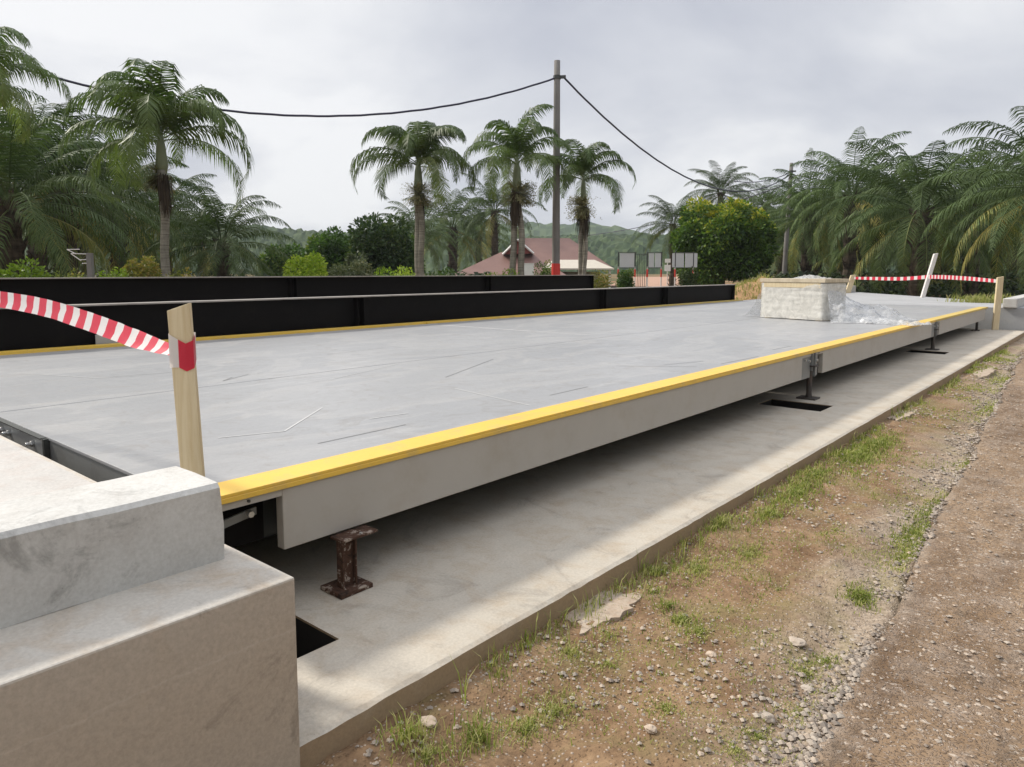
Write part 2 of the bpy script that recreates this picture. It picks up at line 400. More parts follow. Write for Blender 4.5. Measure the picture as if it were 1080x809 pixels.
# ------------------------------------------------------------------ world and sun
w = bpy.data.worlds.new('World'); SC.world = w; w.use_nodes = True
nt = w.node_tree; nt.nodes.clear(); g = N(nt)
wo = nt.nodes.new('ShaderNodeOutputWorld'); bg = nt.nodes.new('ShaderNodeBackground')
SUN = Vector((1.10, .28, -1.0)).normalized()
el = math.asin(-SUN.z); azd = math.atan2(-SUN.x, -SUN.y)
sky = nt.nodes.new('ShaderNodeTexSky'); sky.sky_type = 'NISHITA'; sky.sun_disc = False
sky.sun_elevation = el; sky.sun_rotation = azd; sky.dust_density = 4
tc = nt.nodes.new('ShaderNodeTexCoord')
sp = g.new('ShaderNodeSeparateXYZ'); g.link(tc.outputs['Generated'], sp.inputs[0])
# flatten directions onto a cloud layer so the cloud rolls shrink toward the horizon
den = g.math('ADD', g.math('MAXIMUM', sp.outputs['Z'], 0.0), .28)
cb = g.new('ShaderNodeCombineXYZ'); g.link(g.math('DIVIDE', sp.outputs['X'], den), cb.inputs[0]); g.link(g.math('DIVIDE', sp.outputs['Y'], den), cb.inputs[1])
n1 = g.noise(cb.outputs[0], 1.15, 7, .52, .35)
n2 = g.noise(cb.outputs[0], .55, 3, .5, .2)
nn = g.math('ADD', g.math('MULTIPLY', n1, .6), g.math('MULTIPLY', n2, .4))
cl = g.ramp(nn, [(.38, (.47, .49, .555)), (.49, (.60, .615, .66)), (.59, (.79, .795, .81))])
skyk = g.mix(1.0, sky.outputs[0], (.10, .10, .10), 'MULTIPLY')
full = g.mix(.94, skyk, cl)
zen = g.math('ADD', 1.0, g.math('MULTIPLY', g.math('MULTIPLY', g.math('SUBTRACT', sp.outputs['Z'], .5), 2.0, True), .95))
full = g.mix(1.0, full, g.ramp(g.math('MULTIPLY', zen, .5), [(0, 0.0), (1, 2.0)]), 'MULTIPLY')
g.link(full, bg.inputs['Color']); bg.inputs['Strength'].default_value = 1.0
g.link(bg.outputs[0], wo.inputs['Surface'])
sl = bpy.data.lights.new('sun', 'SUN'); sl.energy = 3.2; sl.angle = R(6.0); sl.color = (1.0, .94, .84)
so = bpy.data.objects.new('sun', sl); COL.objects.link(so); so.rotation_euler = SUN.to_track_quat('-Z', 'Y').to_euler()
SC.view_settings.view_transform = 'Standard'; SC.view_settings.look = 'None'
SC.view_settings.exposure = 0.26; SC.view_settings.gamma = 1.0; SC.view_settings.use_curve_mapping = False
SC.cycles.volume_step_rate = 10; SC.cycles.volume_max_steps = 16
SC.cycles.max_bounces = 6; SC.cycles.transparent_max_bounces = 12; SC.cycles.volume_bounces = 0

# ------------------------------------------------------------------ setting: ground sheet
def fbm(x, y, s, o=4, seed=0.0):
    return noise.fractal(Vector((x*s, y*s, seed)), 1.0, 2.0, o)
def smooth(a, b, x):
    t = max(0, min(1, (x-a)/(b-a))); return t*t*(3-2*t)
XR = lambda y: -.50 - .055*min(y, 16) + .018*math.sin(y*2.3) + .008*math.sin(y*6.1+1) + .012*noise.noise(Vector((y*5, 3, 0))) + .010*noise.noise(Vector((y*17, 7, 0)))
def axis(lo, hi, step, far, growth=1.22):
    a = [lo + i*step for i in range(int((hi-lo)/step)+1)]
    s, x, up = step, a[-1], []
    while x < far: s *= growth; x += s; up.append(x)
    s, x, dn = step, a[0], []
    while x > -far: s *= growth; x -= s; dn.append(x)
    return dn[::-1] + a + up
def ground_h(x, y):
    d = math.hypot(x, y)
    h = .030*fbm(x, y, .9, 4) + .014*fbm(x, y, 7, 4, 3.3)
    if d < 12: h += .007*fbm(x, y, 24, 3, 9.1)
    h -= .018*smooth(-1.2, -.9, x-0.055*y+.0)*0
    xr = XR(y)
    h -= .03*math.exp(-((x-(xr-.10))/.12)**2)          # shallow drain along the road
    h += .035*math.exp(-((x+1.62)/.12)**2)*(.5+.5*math.sin(y*1.7))
    if -9.3 < x < -1.70 and y < 20.6: h = -1.5
    elif x >= xr: h -= .06
    if d > 45: h += .0055*(min(d, 400)-45)*smooth(45, 90, d)*.55
    return h
xs = axis(-1.70, .4, .026, 1100); ys = axis(.9, 7.0, .03, 1100, 1.10)
# sharp step where the slab hides the edge of the sheet
mb = MB(); nx = len(xs)
for y in ys:
    for x in xs: mb.v.append(Vector((x, y, ground_h(x, y))))
for j in range(len(ys)-1):
    for i in range(nx-1): mb.face((j*nx+i, j*nx+i+1, (j+1)*nx+i+1, (j+1)*nx+i))
tag(mb.build('ground', M['soil'], smooth=True), kind='structure')

# road sheet with a broken pale lip
mb = MB(); lip = []
rx = [0, .012, .03, .05, .07, .09, .12, .16, .2] + [.2+.04*i for i in range(1, 26)] + [1.3, 1.5, 1.8, 2.2, 3, 4.5, 6.5]
ry = [-6+.5*i for i in range(13)] + [.5+.04*i for i in range(1, 190)] + [8.1+.3*i for i in range(0, 60)] + [27, 30, 36, 45]
for y in ry:
    x0 = XR(y)
    for k, d in enumerate(rx):
        x = x0 + d
        if k == 0: z = -.03
        else:
            z = .012*min(1, .3+d/.12) + .014*fbm(x, y, 1.4, 3, 5) + .006*fbm(x, y, 14, 3, 2) + .005*math.exp(-((d-.04)/.025)**2)*(1+1.5*fbm(x, y, 9, 3, 8)) + .004*fbm(x, y, 28, 3, 6)*math.exp(-d*6)
            if d < 1.2: z += .004*fbm(x, y, 40, 2, 4)
        mb.v.append(Vector((x, y, z)))
        lip.append(max(0, math.exp(-((d-.02)/.03)**2)*(.6+1.1*fbm(x, y, 7, 3, 1))))
n = len(rx)
for j in range(len(ry)-1):
    for i in range(n-1): mb.face((j*n+i, j*n+i+1, (j+1)*n+i+1, (j+1)*n+i))
ro = mb.build('road', M['road'], smooth=True)
a = ro.data.attributes.new('lip', 'FLOAT', 'POINT'); a.data.foreach_set('value', lip)
tag(ro, kind='structure')

# bare earth yard beyond the beams
mb = MB()
pts = [at(640, 64), at(735, 64), at(722, 150), at(664, 150)]
for i in range(13):
    for j in range(13):
        u, v = i/12, j/12
        p = (pts[0]*(1-u)+pts[1]*u)*(1-v) + (pts[3]*(1-u)+pts[2]*u)*v
        mb.v.append(Vector((p.x, p.y, ground_h(p.x, p.y)+.12)))
for i in range(12):
    for j in range(12): mb.face((i*13+j, (i+1)*13+j, (i+1)*13+j+1, i*13+j+1))
M['yard'] = concrete('pink_earth', (.44, .27, .19), (.34, .2, .12), .5)
tag(mb.build('earth_yard', M['yard'], smooth=True), kind='structure')

# forested hills
M['hill'] = leafmat('hill_forest', (.030, .055, .022), (.060, .095, .035), (.085, .12, .045), .8, .0, .1)
def hill(r0, r1, hfun, px0, px1, na, nr, bumps, bs):
    mb = MB()
    for j in range(nr+1):
        t = j/nr; r = r0 + (r1-r0)*t
        for i in range(na+1):
            px = px0 + (px1-px0)*i/na; th = math.atan((px-540)/F_PX)
            p = Vector((-math.sin(R(YAW)-th)*r, math.cos(R(YAW)-th)*r, 0))
            prof = math.sin(min(1, t/.7)*math.pi/2)**.8 * (1-smooth(.72, 1, t)*.3)
            z = hfun(px)*prof
            if t > 0: z += bumps*(noise.noise(p*bs)+.6*noise.noise(p*bs*2.3)+.35*noise.noise(p*bs*5))
            mb.v.append(Vector((p.x, p.y, z-1)))
    for j in range(nr):
        for i in range(na):
            mb.tint = random.random()
            mb.face((j*(na+1)+i, j*(na+1)+i+1, (j+1)*(na+1)+i+1, (j+1)*(na+1)+i))
    return mb
hill(270, 430, lambda px: 19.5+2.0*math.sin(px/90)-(px-620)*.012, -900, 1700, 620, 34, 2.4, .16).build('hills', M['hill'], smooth=False)
hill(620, 900, lambda px: 50+9*math.sin(px/70+.5)+4*math.sin(px/31), -900, 1700, 400, 16, 4, .06).build('hills', M['hill'], smooth=False)
for o in COL.objects:
    if o.name.startswith('hills'): tag(o, kind='structure')

# haze
hz = MB(); hz.box(-1180, 1180, -1180, 1180, -3, 72)
hm, hnt, hout = newmat('haze'); pv = hnt.nodes.new('ShaderNodeVolumePrincipled')
pv.inputs['Color'].default_value = (.80, .87, .93, 1); pv.inputs['Density'].default_value = .0003; pv.inputs['Anisotropy'].default_value = .2
hnt.links.new(pv.outputs[0], hout.inputs['Volume'])
tag(hz.build('haze', hm), kind='stuff')

# ------------------------------------------------------------------ foundation slab with pits
SE = -1.67        # outer edge of the slab
YE = 19.75
pits = [(-2.72, -2.07, 1.08, 1.47), (-2.74, -2.13, 6.98, 7.37), (-2.74, -2.16, 13.2, 13.62)]
mb = MB()
xsl = [-9.2, -2.74, SE]
def slab_cells():
    ycuts = [-1.5] + [v for p in pits for v in (p[2], p[3])] + [YE]
    for i in range(len(ycuts)-1):
        y0, y1 = ycuts[i], ycuts[i+1]
        pit = next((p for p in pits if abs(p[2]-y0) < 1e-6), None)
        if pit is None: yield (-9.2, SE, y0, y1, -.3, .10)
        else:
            yield (-9.2, pit[0], y0, y1, -.3, .10); yield (pit[1], SE, y0, y1, -.3, .10); yield (pit[0], pit[1], y0, y1, -.3, -.12)
# top surface as a fine grid with chipped edge, pit walls as faces
gx = [-9.2, -7, -5, -4, -3.2, -2.9, -2.74, -2.72] + [-2.62+.055*i for i in range(0, 17)] + [SE-.02, SE]
gx = sorted(set([round(x, 4) for x in gx] + [round(v, 4) for p in pits for v in p[:2]]))
gy = sorted(set([-1.5, -1, -.5, 0, .5, .8] + [round(1.0+.07*i, 4) for i in range(0, 60)] + [round(5.3+.25*i, 4) for i in range(0, 58)] + [YE] + [v for p in pits for v in p[2:]]))
gy = [y for y in gy if y <= YE]
def slab_pt(x, y, z):
    if x > SE-.001:
        x += .003*fbm(x, y, 3, 3) + .004*fbm(x, y, 23, 2)
        if z > 0: z -= .006 + .006*abs(fbm(x, y, 9, 3, 4)); 
    elif z > 0: z += .002*fbm(x, y, 3, 3)
    return Vector((x, y, z))
idx = {}
def vid(x, y, z):
    k = (x, y, z)
    if k not in idx: idx[k] = len(mb.v); mb.v.append(slab_pt(x, y, z))
    return idx[k]
inpit = lambda x, y: any(p[0] < x < p[1] and p[2] < y < p[3] for p in pits)
for j in range(len(gy)-1):
    for i in range(len(gx)-1):
        x0, x1, y0, y1 = gx[i], gx[i+1], gy[j], gy[j+1]
        if inpit((x0+x1)/2, (y0+y1)/2): continue
        mb.face((vid(x0, y0, .10), vid(x1, y0, .10), vid(x1, y1, .10), vid(x0, y1, .10)))
for j in range(len(gy)-1):
    y0, y1 = gy[j], gy[j+1]
    mb.face((vid(SE, y0, -.3), vid(SE, y1, -.3), vid(SE, y1, .10), vid(SE, y0, .10)))
    mb.face((vid(-9.2, y1, -.3), vid(-9.2, y0, -.3), vid(-9.2, y0, .10), vid(-9.2, y1, .10)))
mb.quad(Vector((-9.2, -1.5, -.3)), Vector((SE, -1.5, -.3)), Vector((SE, -1.5, .094)), Vector((-9.2, -1.5, .094)))
mb.quad(Vector((SE, YE, -.3)), Vector((-9.2, YE, -.3)), Vector((-9.2, YE, .10)), Vector((SE, YE, .10)))
for (a0, a1, b0, b1) in pits:
    for (p, q) in (((a0, b0), (a0, b1)), ((a0, b1), (a1, b1)), ((a1, b1), (a1, b0)), ((a1, b0), (a0, b0))):
        mb.quad(Vector((*p, .10)), Vector((*q, .10)), Vector((*q, -1.1)), Vector((*p, -1.1)))
    mb.quad(Vector((a0, b0, -1.1)), Vector((a1, b0, -1.1)), Vector((a1, b1, -1.1)), Vector((a0, b1, -1.1)))
sl_o = mb.build('foundation_slab', M['slab'], smooth=False)
pm = MB()
for (a0, a1, b0, b1) in pits:
    pm.quad(Vector((a0, b0, -1.05)), Vector((a1, b0, -1.05)), Vector((a1, b1, -1.05)), Vector((a0, b1, -1.05)))
    for (p, q) in (((a0+.004, b0+.004), (a0+.004, b1-.004)), ((a0+.004, b1-.004), (a1-.004, b1-.004)), ((a1-.004, b1-.004), (a1-.004, b0+.004)), ((a1-.004, b0+.004), (a0+.004, b0+.004))):
        pm.quad(Vector((*p, .094)), Vector((*q, .094)), Vector((*q, -1.05)), Vector((*p, -1.05)))
tag(pm.build('pit', paint('pit_shade_black', (.010, .008, .006), .9)), kind='structure')  # near-black lining puts the pit's shade into its wall and floor colour
tag(sl_o, 'long pale concrete foundation slab lying under the raised weighing deck', 'foundation slab', kind='structure')

# ------------------------------------------------------------------ abutments (near and far)
def abutment(y0, y1, label, label_r, far=False):
    """ramp block carrying a raised curb along its outer side; y0 is the end that faces the deck when near"""
    root = empty('ramp_abutment', (-1.64, y1 if not far else y0, 0)); tag(root, label, 'concrete ramp', kind='thing')
    b = MB()
    if far: b.poly([(-8.45, y0), (-1.64, y0), (-1.64, 24.2), (-2.2, 23.1), (-8.45, 31.6)], -.15, .598)
    else: b.box(-8.6, -1.64, y0, y1, -.15, .600)
    bl = b.build('block', M['block'] if not far else M['farramp'], root, bevel=.006, seg=2)
    if not far:
        s = MB(); s.box(-8.55, -2.175, y0, y1-.03, .6005, .606); s.build('ramp_surface', M['ramp'], root)
    return root
near = abutment(-5.0, 1.03, 'near concrete ramp block with brown stained side in the lower left corner', '')
c = MB()
for i in range(40):
    ya, yb = -4.8+ (5.77/40)*i, -4.8+(5.77/40)*(i+1)
    n0 = len(c.v)
xc = [(-2.175, .6005), (-2.172, .70), (-2.168, .815), (-2.155, .826), (-2.03, .829), (-1.905, .824), (-1.892, .812), (-1.896, .70), (-1.902, .6005)]
nc = 60
for i in range(nc+1):
    y = -4.8 + 5.77*i/nc
    for (x, z) in xc:
        y2 = y
        if i == nc and z > .80: y2 = y-.010
        c.v.append(Vector((x+.002*fbm(y, z, 4, 3, 2), y2+(.003*fbm(x, z, 9, 2) if i == nc else 0), z + .003*fbm(x, y, 4, 3))))
k = len(xc)
for i in range(nc):
    for j in range(k-1): c.face((i*k+j, i*k+j+1, (i+1)*k+j+1, (i+1)*k+j))
c.face(tuple(nc*k+j for j in range(k))[::-1]); c.face(tuple(range(k)))
c.build('curb', M['curb'], near, smooth=False)

farr = abutment(19.92, 31, 'far concrete ramp continuing past the end of the weighing deck', '', far=True)
c = MB(); c.box(-2.16, -1.885, 19.85, 24.0, .5985, .81); c.build('curb', M['curb'], farr, bevel=.015)
c = MB(); c.box(-9.0, -8.46, 28.5, 31.6, .0, .86); c.build('curb', M['curb'], farr, bevel=.02)

# ------------------------------------------------------------------ weighbridge
WB = empty('weighbridge', (-5.4, 1.15, .1))
tag(WB, 'long raised grey steel weighbridge deck with a yellow edge stripe', 'weighbridge')
XL, XRG, XM = -8.36, -2.42, -4.88
JT = [1.15, 7.62, 13.85, 19.72]
gap = .007
for k in range(3):
    ya, yb = JT[k]+(gap if k else 0), JT[k+1]-(gap if k < 2 else 0)
    for (xa, xb) in ((XL+.12, XM-.006), (XM+.006, XRG-.17)):
        d = MB(); d.box(xa, xb, ya, yb, .595, .610)
        d.build('deck_plate', M['deck'], WB, bevel=.002, seg=1)
    # carcass below the plates
    d = MB(); d.box(XL+.20, XRG-.18, ya+.14, yb-.14, .345, .594)
    d.build('under_frame', M['darksteel'], WB)
    d = MB(); d.box(XL+.5, -3.0, ya+.30, yb-.45, .17, .344); d.build('light_block', M['darksteel'], WB)  # unseen box added under the deck to block light from the left
    # yellow edge angles: top leaf and short lip
    d = MB(); d.box(XRG-.168, XRG, ya, yb, .6, .6125); d.box(XRG-.004, XRG+.003, ya, yb, .580, .5995)
    d.build('edge_stripe', M['yellow'] if k < 2 else M['yellow_dull'], WB, bevel=.0015, seg=1)
    d = MB(); d.box(XL, XL+.118, ya, yb, .6, .640)
    d.build('edge_stripe', M['yellow'] if k < 2 else M['yellow_dull'], WB, bevel=.0015, seg=1)
    # outer side beams, recessed at each end
    y0, y1 = ya+.33, yb-.30
    for (xo, xi) in ((XRG, XRG-.055), (XL, XL+.055)):
        s = 1 if xo == XRG else -1
        d = MB(); d.box(min(xo-.006*s, xi), max(xo-.006*s, xi), y0, y1, .335, .5795)
        sb = d.build('side_beam', M['beam'], WB, bevel=.004)
        for (u0, u1) in ((ya+.004, y0-.001), (y1+.001, yb-.004)):
            d = MB(); d.box(min(xo-.008*s, xi), max(xo-.008*s, xi), u0, u1, .552, .5794); d.build('flange', M['beam'], sb)
            d = MB(); d.box(min(xo-.16*s, xo-.15*s), max(xo-.16*s, xo-.15*s), u0, u1, .348, .55); d.build('recess_web', M['black'], sb)  # black colour stands in for the shade inside the open beam end
    # bolts under the stripe
    for yy in (ya+.07, ya+.19):
        d = MB(); d.tube([(XRG-.010, yy, .566), (XRG-.002, yy, .566)], .006, 8); d.build('bolt', M['darksteel'], WB)
# brace seen in the open near end
d = MB(); d.obox(Vector((XRG-.10, 1.29, .47)), Vector((.006, 0, 0)), Vector((0, .13, .020)), Vector((0, 0, .016)))
br = d.build('brace', M['plate'], WB, bevel=.002)
d = MB(); d.tube([(XRG-.094, 1.385, .488), (XRG-.07, 1.385, .488)], .013, 6)
d.build('bolt', M['zinc'], br)
# near end beam with a bolted plate
d = MB(); d.box(XL+.15, XRG-.32, 1.155, 1.29, .36, .5945)
ebm = d.build('end_beam', M['plate'], WB, bevel=.004)
d = MB(); d.box(-5.1, -3.97, 1.135, 1.154, .44, .600); pl = d.build('end_plate', paint('light_grey_plate', (.30, .31, .31), .4, .2, .1), WB, bevel=.002)
d = MB(); d.box(-3.968, -3.945, 1.128, 1.154, .40, .603); d.box(-5.2, -3.972, 1.12, 1.154, .6005, .606); d.build('plate_edge', M['darksteel'], WB)
for bx in (-4.12, -4.50, -4.62, -4.95):
    d = MB(); d.tube([(bx, 1.135, .555), (bx, 1.120, .555)], .017, 6); d.tube([(bx, 1.120, .555), (bx, 1.098, .555)], .010, 8)
    d.build('bolt', M['zinc'], pl, bevel=.0015)
# far end beam
d = MB(); d.box(XL+.15, XRG-.1, 19.62, 19.72, .34, .594); d.build('end_beam', M['plate'], WB)
# joint brackets at the two inner joints (right side and left side)
for j in (1, 2):
    y = JT[j]
    for s, xo in ((1, XRG), (-1, XL)):
        d = MB(); d.box(xo-.02*s-.008, xo-.02*s+.008, y-.30, y-.045, .33, .5795)
        p1 = d.build('joint_plate', M['plate'], WB, bevel=.003)
        d = MB(); d.tube([(xo-.014*s, y-.10, .505), (xo+.006*s, y-.10, .505)], .014, 6); d.build('bolt', M['zinc'], p1)
        d = MB(); d.tube([(xo-.014*s, y-.22, .525), (xo+.004*s, y-.22, .525)], .012, 6); d.build('bolt', M['zinc'], p1)
        d = MB()
        for dy in (-.035, .045): d.box(xo-.06, xo+.012, y+dy-.006, y+dy+.006, .33 if dy > 0 else .40, .578)
        d.box(xo-.03, xo+.004, y+.052, y+.13, .34, .565)
        d.build('stiffener', M['plate'], WB, bevel=.002)
        d = MB(); d.tube([(xo+.0, y+.085, .50), (xo+.022, y+.085, .50)], .016, 6); d.build('bolt', M['zinc'], WB)
        # load stand
        d = MB(); d.tube([(xo-.03*s, y+.005, .105), (xo-.03*s, y+.005, .16), (xo-.03*s, y+.005, .42)], [.034, .028, .028], 12)
        d.box(xo-.10, xo+.04, y-.06, y+.07, .44, .456)
        ls = d.build('load_stand', M['stand'], WB, bevel=.002)
        d = MB(); d.box(xo-.13, xo+.06, y-.08, y+.09, .1015, .117); d.build('base_plate', M['stand'], ls, bevel=.002)
# near and far corner stands: rusty channel stub with top arm
for (yy, xx, mt) in ((1.735, XRG+.045, 'rust'), (19.0, XRG-.1, 'stand'), (1.70, XL-.05, 'rust'), (19.0, XL+.1, 'stand')):
    d = MB(); d.box(xx-.022, xx+.022, yy-.036, yy-.028, .118, .316); d.box(xx-.022, xx+.022, yy+.028, yy+.036, .118, .316); d.box(xx-.006, xx+.003, yy-.0275, yy+.0275, .118, .316)
    ls = d.build('load_stand', M[mt], WB, bevel=.003)
    d = MB(); d.box(xx-.085, xx+.06, yy-.075, yy+.085, .1015, .121); d.build('base_plate', M[mt], ls, bevel=.003)
    d = MB(); d.box(xx-.06, xx+.03, yy-.04, yy+.14, .3285-.012, .3285); d.build('top_plate', M[mt], ls, bevel=.003)
    d = MB(); d.tube([(xx+.018, yy+.06, .3287), (xx+.018, yy+.06, .334)], .007, 6); d.build('bolt', M['zinc'], ls)
# scratches and chalk lines left on the plates
def strip(mbx, pts, wdt):
    for (a, b) in zip(pts, pts[1:]):
        a = Vector((*a, .6118)); b = Vector((*b, .6118)); d_ = (b-a).normalized(); s_ = Vector((-d_.y, d_.x, 0))*wdt/2
        mbx.quad(a-s_, b-s_, b+s_, a+s_)
d = MB()
def P(px, py, z=.61):
    b = (365-py)/F_PX; p = R(PITCH); U = -math.sin(p)+b*math.cos(p); Fw = math.cos(p)+b*math.sin(p)
    t = (z-CAMZ)/U; Fw *= t; r = (px-540)/F_PX*t
    return (-Fw*sy+r*cy, Fw*cy+r*sy)
for l in ([(335, 468), (428, 448)], [(580, 417), (620, 408)], [(700, 385), (742, 381)], [(345, 374), (405, 367)], [(112, 398), (180, 393)],
          [(650, 386), (735, 387)], [(815, 369), (835, 365)], [(470, 398), (520, 379)], [(800, 376), (760, 384)], [(245, 398), (235, 402), (262, 395)]):
    d = MB(); strip(d, [P(*q) for q in l], .007); d.build('scratch_mark', M['scratch'], WB)
d = MB()
for l in ([(25, 394), (105, 399), (150, 396)], [(215, 387), (262, 385)], [(230, 462), (300, 455), (340, 430)], [(430, 372), (520, 368)], [(540, 352), (600, 349)], [(640, 372), (700, 378)],
          [(480, 410), (560, 428)], [(390, 442), (430, 436)], [(720, 356), (770, 353)], [(350, 400), (420, 384)]):
    d = MB(); strip(d, [P(*q) for q in l], .010); d.build('chalk_mark', M['chalk'], WB)

# ------------------------------------------------------------------ black guard beams on stub piers
def ibeam(x, y0, y1, z0, z1, label, joints, zfoot):
    root = empty('steel_guard_beam', (x, y0, zfoot)); tag(root, label, 'steel beam', 'black steel beams beside the deck')
    ys_ = [y0] + joints + [y1]
    for i in range(len(ys_)-1):
        a, b = ys_[i]+(.006 if i else 0), ys_[i+1]
        d = MB(); d.box(x-.11, x+.11, a, b, z0, z0+.018); d.box(x-.012, x+.012, a, b, z0+.0185, z1-.0185)
        for yy in (a+.05, b-.06): d.box(x-.10, x+.10, yy, yy+.012, z0+.0185, z1-.0185)
        d.build('web', M['black'], root, bevel=.002, seg=1)
        d = MB(); d.box(x-.11, x+.11, a, b, z1-.018, z1); d.build('top_flange', M['blacktop'], root, bevel=.002, seg=1)
    for yy in [y0+.3+q*(y1-y0-.6)/5 for q in range(6)]:
        d = MB(); d.box(x-.14, x+.14, yy-.15, yy+.15, zfoot, z0-.001); d.build('pier', M['plinth'], root, bevel=.01)
    return root
b2 = ibeam(-8.52, .3, 19.6, .56, 1.066, 'black steel beam standing along the left edge of the weighing deck', [6.5, 12.9, 15.6], .101)
d = MB(); d.box(-8.405, -8.39, 2.95, 3.30, .60, .74); d.build('mounting_plate', paint('pale_plate', (.36, .36, .35), .5), b2, bevel=.003)
b1 = ibeam(-11.0, 1.0, 16.2, .83, 1.337, 'farther and higher black steel beam behind the one beside the deck', [7.0, 12.0], -.05)

# ------------------------------------------------------------------ timber stakes and barrier tape
def stake(name_loc, w_, d_, z0, z1, lean, label, rz=0.0, mat='wood', group=None):
    x, y = name_loc
    root = None
    mbx = MB(); L = Vector((lean[0], lean[1], 0))
    e1 = Vector((math.cos(rz), math.sin(rz), 0)); e2 = Vector((-math.sin(rz), math.cos(rz), 0))
    n_ = 14
    prof = [(-1, -1), (.35, -1), (1, -.8), (1, 1), (-1, 1)]
    for i in range(n_+1):
        t = i/n_; c_ = Vector((x, y, z0+(z1-z0)*t)) + L*t
        wob = .0018*w_/.07
        for (u, v) in prof:
            q = c_ + e1*(u*w_/2) + e2*(v*d_/2) + Vector((wob*noise.noise(Vector((t*9, u, v))), 0, 0))
            if i == n_: q.z += .012*u + .008*v*noise.noise(Vector((u*3, v, 1)))
            mbx.v.append(q)
    k_ = len(prof)
    for i in range(n_):
        for j in range(k_):
            j2 = (j+1) % k_; mbx.face((i*k_+j, i*k_+j2, (i+1)*k_+j2, (i+1)*k_+j))
    mbx.face(tuple(range(k_))[::-1]); mbx.face(tuple(n_*k_+j for j in range(k_)))
    o = mbx.build('timber_stake', M[mat], bevel=.0012, seg=1)
    tag(o, label, 'stake', group or 'timber stakes holding the barrier tape'); return o
RZ = R(YAW)
s0 = stake((-2.277, 1.09), .066, .042, .10, 1.30, (-.030, -.028), 'nearest pale timber stake with red tape wrapped near its top, behind the near curb', RZ+.25)
sR = stake((-2.24, 19.60), .14, .05, .101, 1.30, (.03, 0), 'pale timber stake standing on the slab at the far right corner of the deck', RZ)
a_ = at(891, 29.4); sL = stake((-8.30, 29.9), .20, .08, .60, 1.30, (.14, .14), 'short pale timber stake just behind the plastic wrapped stack', RZ)
sM = stake((-5.0, 26.2), .125, .08, .599, 2.0, (.26, .22), 'whitish leaning stake in the middle of the far barrier tape', RZ, 'pipe')
def tape(pts, widths, mat, label, name='barrier_tape', tw=None, wrinkle=.0):
    mbx = MB(); al = []
    P_ = [Vector(p) for p in pts]; n_ = 90; acc = 0; prev = None
    def cr(t):
        s_ = t*(len(P_)-1); i = min(int(s_), len(P_)-2); f = s_-i
        p0 = P_[max(i-1, 0)]; p1 = P_[i]; p2 = P_[i+1]; p3 = P_[min(i+2, len(P_)-1)]
        w_ = widths[i]*(1-f)+widths[i+1]*f; tt = (tw[i]*(1-f)+tw[i+1]*f) if tw else 0
        return .5*((2*p1)+(p2-p0)*f+(2*p0-5*p1+4*p2-p3)*f*f+(3*p1-p0-3*p2+p3)*f**3), w_, tt
    for i in range(n_+1):
        p, w_, tt = cr(i/n_)
        if prev is not None: acc += (p-prev).length
        prev = p.copy()
        d_ = (cr(min(1, i/n_+.01))[0]-cr(max(0, i/n_-.01))[0]).normalized()
        sd = Vector((-d_.y, d_.x, 0)).normalized(); up = Vector((0, 0, 1))
        v = up*math.cos(tt)+sd*math.sin(tt)
        for kk in (-1, -.33, .33, 1):
            mbx.v.append(p+v*w_/2*kk+sd*(wrinkle*noise.noise(Vector((i*.35, kk*1.3, 2)))+wrinkle*.8*(1-kk*kk))); al.append(acc)
    for i in range(n_):
        for j in range(3): mbx.face((i*4+j, i*4+j+1, (i+1)*4+j+1, (i+1)*4+j))
    o = mbx.build(name, M[mat], smooth=True)
    a = o.data.attributes.new('along', 'FLOAT', 'POINT'); a.data.foreach_set('value', al)
    tag(o, label, 'barrier tape'); return o
def pz(px, py, F): v = at(px, F); v.z = zy(py, F); return v
tape([pz(-170, 300, 4.3), pz(-90, 303, 4.0), pz(-10, 314, 3.6), pz(45, 324, 3.3), pz(95, 340, 3.0), pz(140, 357, 2.75), pz(176, 369, 2.48), pz(190, 374, 2.36)],
     [.075, .075, .078, .080, .078, .070, .045, .03], 'tape', 'red and white barrier tape curving out of the frame from the nearest stake', tw=[.1, .1, .15, .2, .3, .5, .9, 1.2], wrinkle=.006)
sO = stake((at(-172, 4.32).x, at(-172, 4.32).y), .066, .042, -.05+.65, 1.34, (0, 0), 'timber stake on the near ramp holding the far end of the near tape', RZ)
# wrap round the near stake
mbx = MB(); al = []
ctr = Vector((-2.277, 1.09, 0)) + Vector((-.030, -.028, 0))*.88
e1 = Vector((math.cos(RZ+.25), math.sin(RZ+.25), 0)); e2 = Vector((-math.sin(RZ+.25), math.cos(RZ+.25), 0))
ring = [(-1.10, -1.12), (-.3, -1.14), (.4, -1.14), (1.08, -.95), (1.1, 1.1), (-1.1, 1.1), (-1.10, -1.12)]
for i, (u, v) in enumerate(ring):
    dz = [.01, -.008, -.022, -.012, .01, .02, .01][i]
    for zz in (1.115, 1.16, 1.205):
        mbx.v.append(ctr+e1*u*.033+e2*v*.021+Vector((0, 0, zz+dz-(.018 if (zz < 1.12 and i == 0) else 0)))); al.append([.03, .06, .10, .12, .14, .17, .03][i])
for i in range(len(ring)-1):
    for j in range(2): mbx.face((i*3+j, (i+1)*3+j, (i+1)*3+j+1, i*3+j+1))
wr = mbx.build('tape_wrap', M['tape'])
a = wr.data.attributes.new('along', 'FLOAT', 'POINT'); a.data.foreach_set('value', al)
tag(wr, 'red and white tape wrapped round the head of the nearest stake', 'tape wrap')
tL = Vector((-8.16, 30.04, 1.18)); tM = Vector((-4.88, 26.30, zy(292, 23.2)+.02)); tR = Vector((-2.215, 19.6, 1.20))
tM = Vector((-4.9+.02, 26.25, 1.26))
